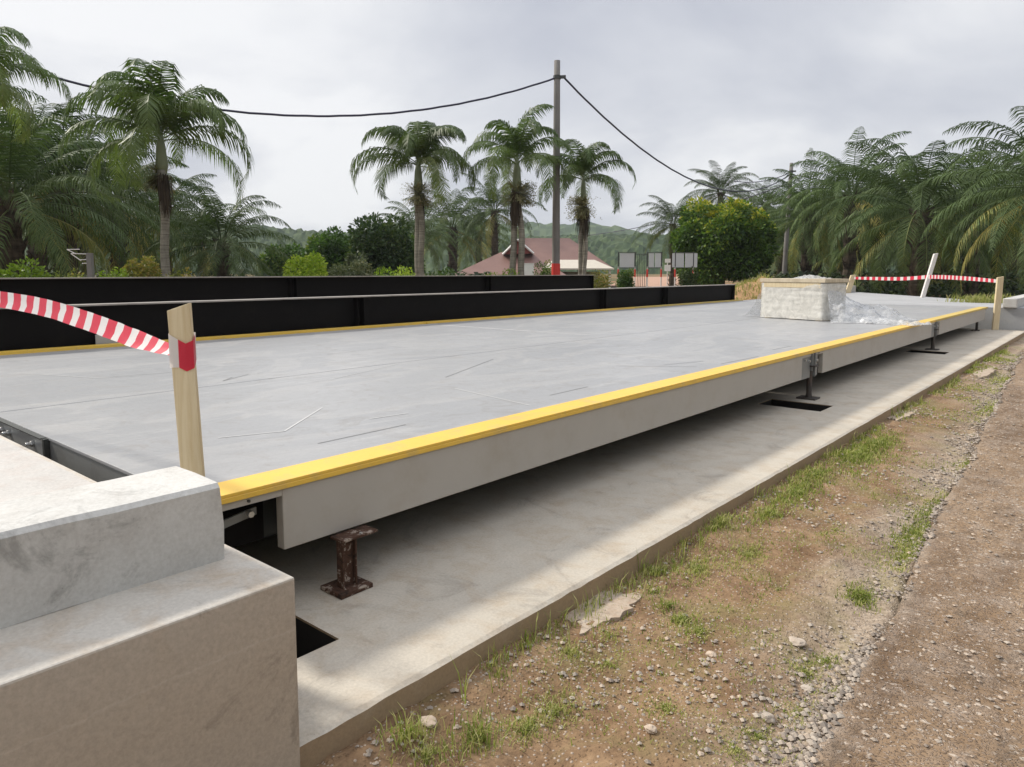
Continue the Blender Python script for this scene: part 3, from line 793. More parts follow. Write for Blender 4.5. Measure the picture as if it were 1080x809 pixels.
tape([tL, tL.lerp(tM, .33)+Vector((0, 0, -.03)), tL.lerp(tM, .7)+Vector((0, 0, -.05)), tM], [.09, .12, .12, .12], 'tapefar', 'far red and white barrier tape from the short stake to the leaning stake')
tape([tM, tM.lerp(tR, .3)+Vector((0, 0, .02)), tM.lerp(tR, .7)+Vector((0, 0, .02)), tR], [.12, .12, .10, .07], 'tapefar', 'far red and white barrier tape from the leaning stake to the right hand stake')

# ------------------------------------------------------------------ plastic-wrapped stack
PA, PB = Vector((-4.90, 12.55, 0)), Vector((-3.75, 12.20, 0))
ux = (PB-PA).normalized(); uy = Vector((-ux.y, ux.x, 0)); Wd = (PB-PA).length; Dp = .58
st = empty('wrapped_stack', (PA.x, PA.y, .6125)); tag(st, 'plastic wrapped stack of white panels under a pale board on the deck', 'wrapped stack')
def lb(mbx, x0, x1, y0, y1, z0, z1):
    c_ = PA + ux*(x0+x1)/2 + uy*(y0+y1)/2 + Vector((0, 0, (z0+z1)/2)); mbx.obox(c_, ux*(x1-x0)/2, uy*(y1-y0)/2, Vector((0, 0, (z1-z0)/2)))
for i in range(3):
    d = MB(); lb(d, .04+i*.5, .16+i*.5, .03, Dp-.03, .6135, .66); d.build('skid', M['wood'], st)
for i in range(17):
    d0 = .012*random.random(); d = MB(); z = .6615+i*.0335
    lb(d, d0, Wd-.012*random.random(), .01*random.random(), Dp-.01, z, z+.031)
    d.build('panel', M['stack'], st, bevel=.004)
d = MB(); lb(d, -.03, Wd+.04, -.04, Dp+.04, 1.238, 1.30); d.build('top_board', M['sheet'], st, bevel=.004)
d = MB(); lb(d, .05, Wd-.05, -.028, -.002, 1.15, 1.236); d.build('edge_batten', M['wood'], st, bevel=.003)
# wrapping: a closely fitting crumpled sleeve
def film_sheet(fn, nu, nv, name, parent, mat='film'):
    mbx = MB()
    for i in range(nu+1):
        for j in range(nv+1): mbx.v.append(fn(i/nu, j/nv))
    for i in range(nu):
        for j in range(nv): mbx.face((i*(nv+1)+j, (i+1)*(nv+1)+j, (i+1)*(nv+1)+j+1, i*(nv+1)+j+1))
    return mbx.build(name, M[mat], parent, smooth=True)
def sleeve(u, v):
    per = 2*(Wd+Dp); s_ = u*per
    if s_ < Wd: q = PA+ux*s_; nn_ = -uy
    elif s_ < Wd+Dp: q = PA+ux*Wd+uy*(s_-Wd); nn_ = ux
    elif s_ < 2*Wd+Dp: q = PA+ux*(2*Wd+Dp-s_)+uy*Dp; nn_ = uy
    else: q = PA+uy*(per-s_); nn_ = -ux
    z = .625+.60*v; wv = .022+.012*abs(noise.noise(Vector((s_*1.5, z*12, 0))))+.004*abs(noise.noise(Vector((s_*7, z*30, 4))))
    wv += .05*max(0, .25-v)
    q = q+nn_*wv; q.z = z; return q
film_sheet(sleeve, 150, 50, 'wrap_sleeve', st, 'milky')
def drape(u, v):   # loose film sliding off the right-hand side onto the plates
    ang = (u-.35)*1.9; rad = .05 + v*(.62+.75*max(0, u-.25)) 
    base = PA+ux*(Wd-.05)+uy*(.15+.55*u)
    q = base + ux*rad*math.cos(ang-.2) + uy*rad*math.sin(ang-.2)*1.0
    h = .60*(1-v)**1.7*(1-.45*u) + .10*math.exp(-((v-.6)/.2)**2)
    rumple = noise.noise(Vector((u*9, v*7, 1)))*.09+noise.noise(Vector((u*22, v*18, 5)))*.04
    q.z = max(.617, .62+h+rumple*(.4+v)*min(1, 3*(1-v))); return q
film_sheet(drape, 70, 60, 'loose_film', st)
def drape2(u, v):   # film trailing across toward the yellow edge
    q = PA+ux*(Wd+.25+1.15*v)+uy*(-.10+.55*u+.25*v)
    q.z = .618 + max(0, .13*(1-v)*math.sin(math.pi*u)+.06*noise.noise(Vector((u*7, v*9, 8)))+.03*noise.noise(Vector((u*20, v*24, 3)))); return q
film_sheet(drape2, 50, 60, 'loose_film', st)
def drape3(u, v):   # left side skirt
    q = PA+ux*(-.02-.42*v)+uy*(-.05+.9*u)
    q.z = .618+.42*(1-v)**2.2+max(0, .05*noise.noise(Vector((u*8, v*7, 11))))*(1.2-v); return q
film_sheet(drape3, 40, 30, 'loose_film', st)
def drape4(u, v):   # crumpled film lying on the top board
    q = PA+ux*(.45+.5*u)+uy*(.1+.5*v); q.z = 1.301+max(0, .055*math.sin(math.pi*u)*math.sin(math.pi*v)+.03*noise.noise(Vector((u*9, v*9, 21)))); return q
film_sheet(drape4, 24, 24, 'loose_film', st)

# ------------------------------------------------------------------ gravel, stones, grass in the foreground
def rock(mbx, p, r, flat=.7):
    n0 = len(mbx.v); sd = random.random()*99
    q = []
    for (a, b, c_) in ((1, 0, 0), (-1, 0, 0), (0, 1, 0), (0, -1, 0), (0, 0, 1), (0, 0, -1)):
        k_ = r*random.uniform(.7, 1.25); mbx.v.append(p+Vector((a*k_, b*k_, c_*k_*flat)))
    for (a, b, c_) in ((1, 1, .6), (-1, 1, .6), (-1, -1, .6), (1, -1, .6)):
        k_ = r*random.uniform(.5, .72); mbx.v.append(p+Vector((a*k_, b*k_, c_*k_*flat)))
    for f in ((0, 6, 4), (6, 2, 4), (2, 7, 4), (7, 1, 4), (1, 8, 4), (8, 3, 4), (3, 9, 4), (9, 0, 4), (0, 2, 6), (2, 1, 7), (1, 3, 8), (3, 0, 9), (2, 0, 5), (1, 2, 5), (3, 1, 5), (0, 3, 5)):
        mbx.face(tuple(n0+i for i in f))
mbx = MB()
def rnd_ang(): a = random.random()*math.tau; return a
cnt = 0
while cnt < 6500:          # strip of chips beside the road lip
    y = 1.2+random.random()**1.5*14
    x = XR(y)+.035-abs(random.gauss(0, .10))
    if x < SE+.05: continue
    r = random.choice((.003, .004, .005, .006, .008, .012))*random.uniform(.7, 1.2)*(1+.03*y)
    if random.random() > .55+fbm(x, y, 2.2, 3, 7)*1.2: continue
    mbx.tint = random.random()*.85+.001; rock(mbx, Vector((x, y, (ground_h(x, y) if x < XR(y) else .012)+r*.25)), r); cnt += 1
cnt = 0
while cnt < 5000:          # scattered chips in the soil
    y = 1.2+random.random()**1.4*12; x = random.uniform(SE+.03, XR(y))
    if random.random() > .35+fbm(x, y, 1.3, 3, 17)*1.3 + (.25 if y < 2.3 else 0): continue
    r = random.choice((.002, .002, .003, .004, .005, .009))*random.uniform(.8, 1.4)*(1+.03*y)
    mbx.tint = .3+.69*random.random(); rock(mbx, Vector((x, y, ground_h(x, y)+r*.2)), r)
    cnt += 1
cnt = 0
while cnt < 6000:          # loose chips on the road
    y = 1.5+random.random()**1.3*10; x = XR(y)+.06+random.random()*1.6
    r = random.choice((.002, .003, .004, .007))*random.uniform(.8, 1.4)*(1+.03*y)
    mbx.tint = .3+.69*random.random(); rock(mbx, Vector((x, y, .017)), r, .6); cnt += 1
tag(mbx.build('gravel', M['stone']), kind='stuff')

import bmesh
def big_stone(px, py, r, label, tint, flat=.6):
    x, y = P(px, py, 0); bm = bmesh.new(); bmesh.ops.create_icosphere(bm, subdivisions=3, radius=r)
    sd = random.random()*50
    for v in bm.verts:
        n_ = v.co.normalized(); k_ = 1+.28*noise.noise(n_*1.6+Vector((sd, 0, 0)))+.10*noise.noise(n_*4+Vector((sd, 0, 0)))
        v.co = Vector((v.co.x*k_, v.co.y*k_*.8, v.co.z*k_*flat))
    m_ = bpy.data.meshes.new('stone'); bm.to_mesh(m_); bm.free()
    at_ = m_.attributes.new('tint', 'FLOAT', 'FACE'); at_.data.foreach_set('value', [tint]*len(m_.polygons)); m_.materials.append(M['stone'])
    o = bpy.data.objects.new('stone', m_); COL.objects.link(o); o.location = (x, y, ground_h(x, y)+r*flat*.3)
    tag(o, label, 'stone', 'loose stones on the soil verge')
big_stone(750, 692, .021, 'rounded pinkish stone alone on the dark red soil', .95)
big_stone(906, 697, .034, 'pale grey jagged stone at the broken road edge', .7)
big_stone(840, 676, .036, 'broad pale stone half sunk in soil in the middle of the verge', .8, .35)
big_stone(452, 766, .030, 'flat brown stone below the slab edge at bottom centre', .97, .35)
big_stone(686, 775, .020, 'small pink stone among gravel at the bottom edge', .9)
big_stone(896, 715, .026, 'flat pale stone below the jagged stone by the road edge', .75, .4)
big_stone(852, 722, .022, 'long pale stone between two green patches near the bottom', .72, .4)
big_stone(810, 752, .024, 'grey stone in the gravel at bottom right of centre', .6)

def spill(cx_, cy_, rx_, ry_, label, z=.022, rot=0):
    z *= .45
    mbx = MB(); n_ = 60; base = []
    for i in range(n_):
        a_ = math.tau*i/n_; k_ = 1+.5*noise.noise(Vector((math.cos(a_)*1.5, math.sin(a_)*1.5, cx_*7)))+.07*noise.noise(Vector((math.cos(a_)*7, math.sin(a_)*7, cx_)))+.25*noise.noise(Vector((math.cos(a_)*5, math.sin(a_)*5, cx_)))
        u, v = rx_*k_*math.cos(a_), ry_*k_*math.sin(a_)
        base.append((cx_+u*math.cos(rot)-v*math.sin(rot), cy_+u*math.sin(rot)+v*math.cos(rot)))
    zt = ground_h(cx_, cy_)
    mbx.poly(base, zt-.05, zt+z); o = mbx.build('concrete_patch', M['patch'])
    tag(o, label, 'concrete patch')
q = P(635, 645, 0); spill(q[0], q[1], .10, .20, 'pale spilled concrete patch on the soil touching the slab edge', .018)
q = P(955, 440, 0); spill(q[0]-.05, q[1], .10, .35, 'worn pale concrete patch beside the slab in the middle distance', .015)
q = P(1035, 392, 0); spill(q[0], q[1], .16, .7, 'broad pale concrete patch near the far end of the slab', .015)

def blade(mbx, p, h, w_, az, bend):
    d_ = Vector((math.cos(az), math.sin(az), 0)); s_ = Vector((-d_.y, d_.x, 0))*w_/2
    a_ = p; b_ = p+Vector((0, 0, h*.55))+d_*h*bend*.35; c_ = p+Vector((0, 0, h*(1-.35*bend)))+d_*h*bend
    mbx.quad(a_-s_, a_+s_, b_+s_*.8, b_-s_*.8); mbx.tri(b_-s_*.8, b_+s_*.8, c_)
mbx = MB()
def tuft(cx_, cy_, rad, n_, h, dry=.2, wd=.0035, stretch=1.0, z=None):
    for _ in range(n_):
        rr = rad*abs(random.gauss(0, .5)); a_ = rnd_ang(); x = cx_+rr*math.cos(a_); y = cy_+rr*math.sin(a_)*stretch
        if x < SE+.012 or x > XR(y)+.03: 
            if z is None: continue
        mbx.tint = (.75+.25*random.random()) if random.random() < dry else .05+.55*random.random()
        blade(mbx, Vector((x, y, (ground_h(x, y) if z is None else z)-.004)), h*random.uniform(.45, 1.25), wd*random.uniform(.7, 1.4), rnd_ang(), random.uniform(.15, .95))
PT = [  # px, py, radius, blades, height, dryness, stretch
    (430, 785, .05, 70, .10, .35, 1.4), (505, 775, .06, 110, .11, .25, 1.5), (585, 745, .07, 260, .045, .55, 1.3), (555, 765, .05, 170, .05, .4, 1.2), (600, 690, .05, 90, .05, .5, 1.4),
    (640, 672, .05, 60, .05, .4, 1.5), (720, 655, .05, 150, .05, .15, 1.2), (705, 640, .03, 60, .05, .1, 1.5), (735, 668, .05, 120, .04, .3, 1.2), (700, 745, .06, 120, .03, .3, .8),
    (690, 605, .05, 130, .07, .3, 2.2), (735, 600, .07, 320, .045, .45, 2.0), (790, 585, .09, 420, .04, .55, 2.0), (760, 560, .06, 220, .08, .3, 3), (715, 575, .03, 60, .10, .35, 2), (690, 625, .04, 60, .04, .3, 2),
    (840, 522, .10, 900, .06, .18, 3.2), (905, 482, .13, 1500, .06, .12, 3.6), (925, 470, .10, 700, .06, .15, 3.2), (860, 505, .09, 600, .05, .2, 3), (810, 545, .07, 350, .06, .35, 3),
    (965, 560, .07, 800, .05, .15, 3.4), (990, 535, .07, 900, .05, .12, 3.8), (955, 582, .06, 400, .04, .3, 2.5), (908, 625, .045, 420, .042, .12, 1.5), (1028, 488, .07, 500, .05, .2, 4), (1068, 545, .05, 200, .03, .2, 2),
    (850, 705, .05, 220, .025, .35, 1.3), (870, 690, .045, 160, .03, .2, 1.3), (800, 770, .07, 260, .022, .5, 1.0), (840, 745, .05, 200, .022, .45, 1.0), (880, 725, .04, 120, .025, .4, 1.2), (775, 790, .06, 200, .02, .5, 1),
    (640, 700, .06, 120, .03, .5, 1.5), (450, 800, .06, 160, .05, .45, 1.2), (1045, 430, .12, 500, .05, .3, 4), (985, 400, .1, 260, .06, .4, 4), (1060, 400, .16, 500, .06, .45, 4), (880, 560, .06, 160, .025, .55, 3), (820, 620, .08, 150, .02, .6, 2)]
for (px, py, r_, n_, h_, dr, stt) in PT:
    q = P(px, py, 0); tuft(q[0], q[1], r_*1.75, int(n_*2.1), h_*.62, dr+.2, .0026+.0004*q[1], stt)
for _ in range(11000):    # sparse blades along the foot of the slab and through the verge
    y = 1.3+random.random()**1.3*15
    if random.random() < .10: x = SE+.02+abs(random.gauss(0, .06)); h_ = random.uniform(.02, .06)*random.choice((1, 1, 2))
    else: x = random.uniform(SE, XR(y)); h_ = random.uniform(.008, .024)
    if fbm(x, y, 1.1, 3, 31) < .02: continue
    for _k in range(3):
        mbx.tint = random.uniform(.7, .98) if random.random() < .5 else random.uniform(.1, .6)
        blade(mbx, Vector((x+random.gauss(0, .012), y+random.gauss(0, .02), ground_h(x, y)-.004)), h_*random.uniform(.6, 1.2), .003+.0004*y, rnd_ang(), random.uniform(.1, .8))
for (px, py, h_) in ((497, 690, .10), (655, 600, .12), (488, 745, .14), (810, 505, .12), (645, 590, .06), (560, 690, .06), (848, 497, .1)):   # long single stalks
    q = P(px, py, 0)
    for _k in range(4): mbx.tint = random.uniform(.2, .9); blade(mbx, Vector((max(q[0], SE+.02)+random.gauss(0, .01), q[1]+random.gauss(0, .01), 0)), h_*random.uniform(.7, 1.3), .004, rnd_ang(), random.uniform(.1, .6))
tag(mbx.build('grass', M['grass']), kind='stuff')

# ------------------------------------------------------------------ vegetation generators
UP = Vector((0, 0, 1))
def frond(mbx, base, az, elev, L, droop, npair, ll, hang, wl, tint, petiole=.15, curl=1.25, rr=.022, spread=.9):
    h = Vector((math.cos(az), math.sin(az), 0)); side = Vector((-h.y, h.x, 0)); twist = random.uniform(-.25, .25)
    ns = 14; pts = [base.copy()]; tans = []
    for i in range(ns):
        s_ = (i+.5)/ns; e = elev-droop*s_**curl; t_ = h*math.cos(e)+UP*math.sin(e)
        pts.append(pts[-1]+t_*L/ns); tans.append(t_)
    mbx.tint = min(1, tint+.12)
    mbx.tube(pts, [rr*(1-.85*i/ns) for i in range(ns+1)], 3, False)
    for k in range(npair):
        s_ = petiole+(1-petiole)*(k+random.random()*.5)/npair
        f = s_*ns; i = min(int(f), ns-1); p = pts[i].lerp(pts[i+1], f-i); t_ = tans[i]
        nrm = side.cross(t_).normalized()
        if nrm.z < 0 and abs(elev) < 1.6: pass
        q = (s_-petiole)/(1-petiole)
        lg = ll*(.35+.65*math.sin(math.pi*min(1, .12+.88*q)**.85))*random.uniform(.85, 1.12)
        if q > .9: lg *= .7
        for sg in (-1, 1):
            if random.random() < .04: continue
            out = (side*sg*math.cos(twist)+nrm*math.sin(twist)*sg)
            d0 = (out*spread + t_*(.35+.55*q) + nrm*random.uniform(.0, .45)*(1-hang) - UP*hang*random.uniform(.25, .7)).normalized()
            d1 = (d0*.7 - UP*(.35+1.1*hang)*random.uniform(.7, 1.2)).normalized()
            wv = t_*wl*random.uniform(.8, 1.2)/2
            a_, b_, c_ = p, p+d0*lg*.5, p+d0*lg*.5+d1*lg*.5
            mbx.tint = max(0.001, min(.999, tint+random.uniform(-.1, .1)))
            mbx.quad(a_-wv*.7, a_+wv*.7, b_+wv, b_-wv); mbx.tri(b_-wv, b_+wv, c_)
def oil_crown(seed, nf=38, L=5.4, dead=6):
    random.seed(seed); mbx = MB()
    for k in range(nf):
        t_ = k/nf; az = k*2.39996+random.uniform(-.2, .2)
        elev = R(88-118*t_**.85)+random.uniform(-.1, .1)
        frond(mbx, Vector((math.cos(az)*.2, math.sin(az)*.2, .3-.7*t_)), az, elev, L*random.uniform(.85, 1.08)*(1-.12*(1-t_)), R(70+45*random.random()), 46, .95, .35+.35*t_, .055,
              min(.9, .22+.30*t_+(.38 if t_ > .8 else 0)*random.random()+random.uniform(-.12, .14)), .14, 1.5, .035)
    return mbx
def trunk_mb(h, r0, r1, flare=1.25, n_=12, rough=.06):
    mbx = MB(); pts = []; rad = []
    for i in range(13):
        t_ = i/12; pts.append(Vector((.03*math.sin(t_*5)*h*.2, .02*math.cos(t_*4)*h*.2, -.4+(h+.4)*t_))); rad.append((r0+(r1-r0)*t_)*(1+(flare-1)*max(0, 1-t_*6))*(1+rough*math.sin(i*2.7)))
    return mbx.tube(pts, rad, n_)
oilm = [oil_crown(100+i).mesh('crown', M['oil']) for i in range(4)]
random.seed(11)
def oil_trunk(h):
    t = trunk_mb(h, .38, .34, 1.2, 10, .12)
    for _ in range(90):   # old frond stubs
        z = random.uniform(0, h); a_ = rnd_ang(); d_ = Vector((math.cos(a_), math.sin(a_), 0))
        t.tube([d_*.3+UP*z, d_*.52+UP*(z+.25)], [.06, .03], 4)
    return t
otm = {h: oil_trunk(h).mesh('trunk', M['darkbark']) for h in (2.6, 5.0, 8.0)}
def oil_palm(px, F, cyp, label, var, scale=1.0, rz=None, group=None, zb=None):
    """cyp: picture row of the point the fronds spring from"""
    p = at(px, F); zc = zy(cyp, F); gz = ground_h(p.x, p.y)
    root = empty('oil_palm', (p.x, p.y, gz)); tag(root, label, 'palm tree', group)
    hh = max(1.2, zc-gz); key = min(otm, key=lambda k_: abs(k_-hh))
    t = bpy.data.objects.new('trunk', otm[key]); COL.objects.link(t); t.parent = root; t.scale = (scale, scale, hh/key)
    c_ = bpy.data.objects.new('crown', oilm[var]); COL.objects.link(c_); c_.parent = root; c_.location = (0, 0, hh); c_.scale = (scale,)*3
    c_.rotation_euler = (random.uniform(-.06, .06), random.uniform(-.06, .06), rz if rz is not None else random.random()*6.28)
    return root
GL = 'oil palms crowded on the left'; GR = 'oil palms crowded on the right'; GB = 'oil palms far behind the others'
for a in [
    (18, 22, 212, 'oil palm with dark drooping fronds at the left edge behind the shrubs', 0, .85, GL),
    (75, 27, 198, 'dense dark oil palm between the left edge and the nearest ornamental palm', 1, .95, GL),
    (128, 33, 215, 'oil palm whose fronds hang just left of the nearest ornamental palm trunk', 2, .9, GL),
    (237, 31, 256, 'low oil palm with a clear star of fronds right of the nearest ornamental palm', 3, .72, GL),
    (45, 36, 178, 'tall oil palm standing behind the leftmost palms', 2, 1.0, GL),
    (178, 44, 228, 'oil palm directly behind the trunk of the nearest ornamental palm', 0, .9, GL),
    (-60, 24, 170, 'oil palm mostly cut off by the left edge of the photo', 3, 1.0, GL),
    (478, 74, 240, 'small oil palm between the leafy trees and the maroon roofed house', 1, 1.2, None),
    (522, 70, 222, 'bright young oil palm rising behind the double trunked ornamental palm', 2, .95, None),
    (708, 52, 236, 'small oil palm leaning out left of the round leafy tree', 0, .62, GR),
    (757, 62, 203, 'tall oil palm whose crown pokes above the round leafy tree', 3, .75, GR),
    (803, 66, 218, 'oil palm just right of the crown that tops the round leafy tree', 1, .7, GR),
    (848, 44, 226, 'oil palm rising behind the farther utility pole', 2, .85, GR),
    (893, 40, 206, 'oil palm between the farther utility pole and the biggest oil palm', 0, .9, GR),
    (966, 33, 222, 'biggest oil palm on the right with a full crown and yellowing lower fronds', 3, 1.0, GR),
    (1022, 38, 215, 'oil palm between the biggest oil palm and the right edge', 1, .9, GR),
    (1098, 27, 196, 'oil palm with hanging yellow green fronds at the right edge', 2, .95, GR),
    (925, 50, 215, 'oil palm half hidden behind the left side of the biggest oil palm', 1, 1.0, GR),
    (860, 56, 235, 'lower oil palm in the gap right of the farther pole', 3, .9, GR),
    (1065, 45, 225, 'dark oil palm in the shade behind the right edge palm', 0, 1.0, GR)]:
    oil_palm(a[0], a[1], a[2], a[3], a[4], a[5], None, a[6])
# unseen palms added right of and behind the viewpoint to block low sky light
for (x_, y_, v_, h_) in ((13, -9, 0, 4.5), (14, -1, 1, 4.0), (13.5, 7, 2, 4.6), (14.5, 15, 3, 4.2), (13, 24, 1, 4.4), (17, 3, 0, 5.0), (18, 11, 2, 5.0), (18, -6, 3, 5.0)):
    rt_ = empty('oil_palm', (x_, y_, 0)); tag(rt_, 'added unseen oil palm across the road blocking low sky light', 'palm tree', 'added oil palms screening low sky light')
    t = bpy.data.objects.new('trunk', otm[5.0]); COL.objects.link(t); t.parent = rt_; t.scale = (1, 1, h_/5)
    c_ = bpy.data.objects.new('crown', oilm[v_]); COL.objects.link(c_); c_.parent = rt_; c_.location = (0, 0, h_); c_.rotation_euler.z = x_*y_
# far rows of the plantation
random.seed(5)
for (px, F, cyp, v) in [(-120, 50, 225, 0), (-30, 55, 232, 1), (40, 58, 236, 2), (95, 56, 240, 3), (150, 62, 246, 0), (215, 60, 255, 1), (-200, 40, 200, 2), (820, 75, 240, 1), (850, 70, 238, 3), (885, 62, 236, 2), (920, 66, 232, 0), (955, 58, 236, 1), (995, 55, 232, 3), (1030, 60, 230, 2),
                        (1075, 58, 226, 0), (1120, 52, 220, 1), (1180, 46, 210, 3), (830, 60, 256, 0), (900, 52, 262, 2), (985, 48, 262, 1), (1045, 48, 258, 3), (440, 66, 250, 0), (505, 82, 250, 1)]:
    oil_palm(px, F, cyp, 'dark oil palm in the shaded rows behind the nearer palms', v, .95, None, GB)

def orn_palm(px, F, cyp, span, label, seed, trunks=((0, 0, 1),), group='ornamental palms planted behind the black beams', nf=21, rt=.13, seeds=True, skirt=True):
    random.seed(seed)
    p = at(px, F); gz = ground_h(p.x, p.y); root = empty('ornamental_palm', (p.x, p.y, gz)); tag(root, label, 'palm tree', group)
    H = zy(cyp, F)-gz; o_ = Vector(root.location)
    for (dx, dy, f) in trunks:
        t = MB(); hh = (H-.9)*f; base = Vector((dx, dy, 0))
        pts = [o_+base*(1-.75*i/12)+Vector((.04*math.sin(i*.7+dx*9), .03*math.sin(i*.9), -.3+(hh+.3)*i/12)) for i in range(13)]
        t.tube(pts, [rt*(1.35-.5*min(1, i/3))*(1+.04*(i % 2)) if len(trunks) == 1 else rt*.8*(1.2-.3*i/12) for i in range(13)], 12); t.build('trunk', M['palebark'], root, smooth=True)
    t = MB(); t.tube([o_+UP*(H-1.0), o_+UP*(H-.8), o_+UP*(H-.3), o_+UP*(H+.15)], [rt*.9, rt*1.25, rt*.95, rt*.4], 10); t.build('crownshaft', M['shaft'], root, smooth=True)
    c_ = MB()
    for k in range(nf):
        t_ = k/(nf-1); az = k*2.39996+random.uniform(-.35, .35); elev = R(88-74*t_)+random.uniform(-.12, .12)
        L = span*1.36*random.uniform(.85, 1.12)*(.9+.35*t_)
        frond(c_, o_+UP*(H+.12-.25*t_), az, elev, L, R(118+35*t_+35*random.random()), 76, span*.38, .46, .040*span/2.2, .12+.5*t_*random.random()+.12, .10, 1.75, .022, .75)
    c_.build('crown', M['orn'], root)
    if seeds:
        s_ = MB()
        for k in range(5):
            az = rnd_ang(); h = Vector((math.cos(az), math.sin(az), 0)); b = o_+UP*(H-1.0)
            for q in range(90):
                a2 = az+random.gauss(0, .5); h2 = Vector((math.cos(a2), math.sin(a2), 0)); s_.tint = random.random()*.99+.001
                e_ = b+h2*random.uniform(.15, .62)-UP*random.uniform(-.3, .5)
                d_ = (e_-b); sv = Vector((-h2.y, h2.x, 0))*.012
                s_.quad(b+d_*.25-sv, b+d_*.25+sv, e_+sv, e_-sv)
                for _ in range(3):
                    c2 = e_+Vector((random.gauss(0, .05), random.gauss(0, .05), random.gauss(0, .05))); s_.quad(c2, c2+Vector((.03, 0, .01)), c2+Vector((.03, .02, .035)), c2+Vector((0, .02, .03)))
        s_.build('flower_spray', M['seed'], root)
    if skirt:
        s_ = MB()
        for k in range(4):
            az = rnd_ang(); h = Vector((math.cos(az), math.sin(az), 0))
            for q in range(60):
                b = o_+UP*(H-1.0-random.random()*.3)+h*.12+Vector((random.gauss(0, .05), random.gauss(0, .05), 0)); e_ = b-UP*random.uniform(.4, 1.0)+h*random.uniform(-.05, .14)
                sv = Vector((-h.y, h.x, 0))*.015; s_.tint = random.random()*.6+.001; s_.quad(b-sv, b+sv, e_+sv*.5, e_-sv*.5)
        s_.build('dead_skirt', M['dead'], root)
    return root
orn_palm(178, 20, 144, 2.15, 'nearest tall ornamental palm with a pale straight trunk left of centre', 21, nf=21)
orn_palm(443, 25.5, 172, 2.0, 'ornamental palm with a bushy round crown left of the double trunked one', 22, trunks=((-.12, 0, 1), (.14, .05, .97)), nf=20)
orn_palm(545, 24.5, 170, 1.85, 'double trunked ornamental palm just left of the tall concrete pole', 23, trunks=((-.28, 0, 1), (.25, .1, .95)), nf=16)
orn_palm(614, 26, 187, 1.65, 'smallest ornamental palm with thin trunks just right of the tall concrete pole', 24, trunks=((-.15, 0, 1), (.08, .05, .98), (.2, -.05, .9)), nf=15, rt=.09)
orn_palm(-14, 16.5, 88, 1.65, 'ornamental palm cut off by the left edge with large dark fronds', 25, nf=18)

def leaf_blob(mbx, c_, rx_, ry_, rz_, n_, size, t0, t1, toptint=0.0):
    for _ in range(n_):
        u = random.gauss(0, 1); v = random.gauss(0, 1); w_ = random.gauss(0, 1); l = math.sqrt(u*u+v*v+w_*w_) or 1
        k_ = random.random()**.35; n = Vector((u/l, v/l, w_/l))
        p = c_+Vector((n.x*rx_*k_, n.y*ry_*k_, n.z*rz_*k_))
        d_ = (n+Vector((random.gauss(0, .6), random.gauss(0, .6), random.gauss(0, .6)-.2))).normalized()
        s_ = d_.cross(Vector((random.gauss(0, 1), random.gauss(0, 1), random.gauss(0, 1)))).normalized()
        L = size*random.uniform(.6, 1.3); wv = s_*L*.28
        mbx.tint = max(.001, min(.999, random.uniform(t0, t1)+toptint*max(0, n.z)))  # upward leaves tint further toward the yellow tip colour
        mbx.quad(p, p+d_*L*.5+wv, p+d_*L, p+d_*L*.5-wv)
def leafy(px, F, ytop, ybot_z, wpx, label, mat, nl, size, seed, name='leafy_tree', cat='tree', group=None, lobes=14, t=(.0, .6), top=0.0, shape=1.0, trunk=True, lobe=(.34, .5)):
    random.seed(seed); p = at(px, F); gz = ground_h(p.x, p.y); root = empty(name, (p.x, p.y, gz)); tag(root, label, cat, group)
    zt = zy(ytop, F); rad = wpx/2*F/F_PX; zb = gz+ybot_z; cz = (zt+zb)/2; rz_ = (zt-zb)/2; o_ = Vector((p.x, p.y, 0))
    mbx = MB(); tr = MB()
    if trunk:
        tr.tube([o_+UP*(gz-.2), o_+UP*(gz+(zb-gz)*.7+.1), o_+UP*cz], [rad*.10+.03, rad*.08+.02, rad*.03+.01], 8)
    for k in range(lobes):
        a_ = k*2.4; zz = -0.75+1.5*(k+.5)/lobes; rr = math.sqrt(max(.05, 1-zz*zz))*(.62 if lobe[0] > .3 else (.78 if k % 3 else .45))*shape
        c_ = o_+Vector((math.cos(a_)*rad*rr, math.sin(a_)*rad*rr, cz+zz*rz_*.72))
        s_ = random.uniform(*lobe)
        tb = random.uniform(-.28, .28) if lobes < 40 else random.uniform(-.12, .16)
        leaf_blob(mbx, c_, rad*s_, rad*s_, rz_*s_*random.uniform(.8, 1.05), nl//lobes, size, max(0, t[0]+tb), min(1, t[1]+tb), top*max(0, .25+zz))
        if trunk: tr.tube([o_+UP*(gz+(cz-gz)*.55), (o_+UP*(cz-rz_*.2)).lerp(c_, .5), c_], [rad*.035+.01, rad*.025+.006, rad*.01+.003], 5)
    mbx.build('crown', M[mat], root)
    if trunk: tr.build('trunk', M['woodbark'], root)
    return root
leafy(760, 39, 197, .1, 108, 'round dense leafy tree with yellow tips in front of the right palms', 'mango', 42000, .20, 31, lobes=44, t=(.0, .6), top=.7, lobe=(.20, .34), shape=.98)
leafy(402, 36, 221, .1, 66, 'dark leafy tree behind the shrubs left of the bushy crowned palm', 'dark', 13000, .20, 32, lobes=18, t=(.1, .9))
leafy(350, 38, 238, .1, 52, 'lighter green leafy tree touching the left side of the dark leafy tree', 'green', 9000, .20, 33, lobes=14, t=(.2, .9))
leafy(428, 37, 240, .1, 36, 'small leafy tree half behind the trunk of the bushy crowned palm', 'green', 5000, .18, 34, lobes=10, t=(.1, .8))
leafy(300, 46, 252, .1, 50, 'yellow green leafy tree seen low between the star palm and the leafy trees', 'green', 6000, .22, 35, lobes=12, t=(.3, 1.0))
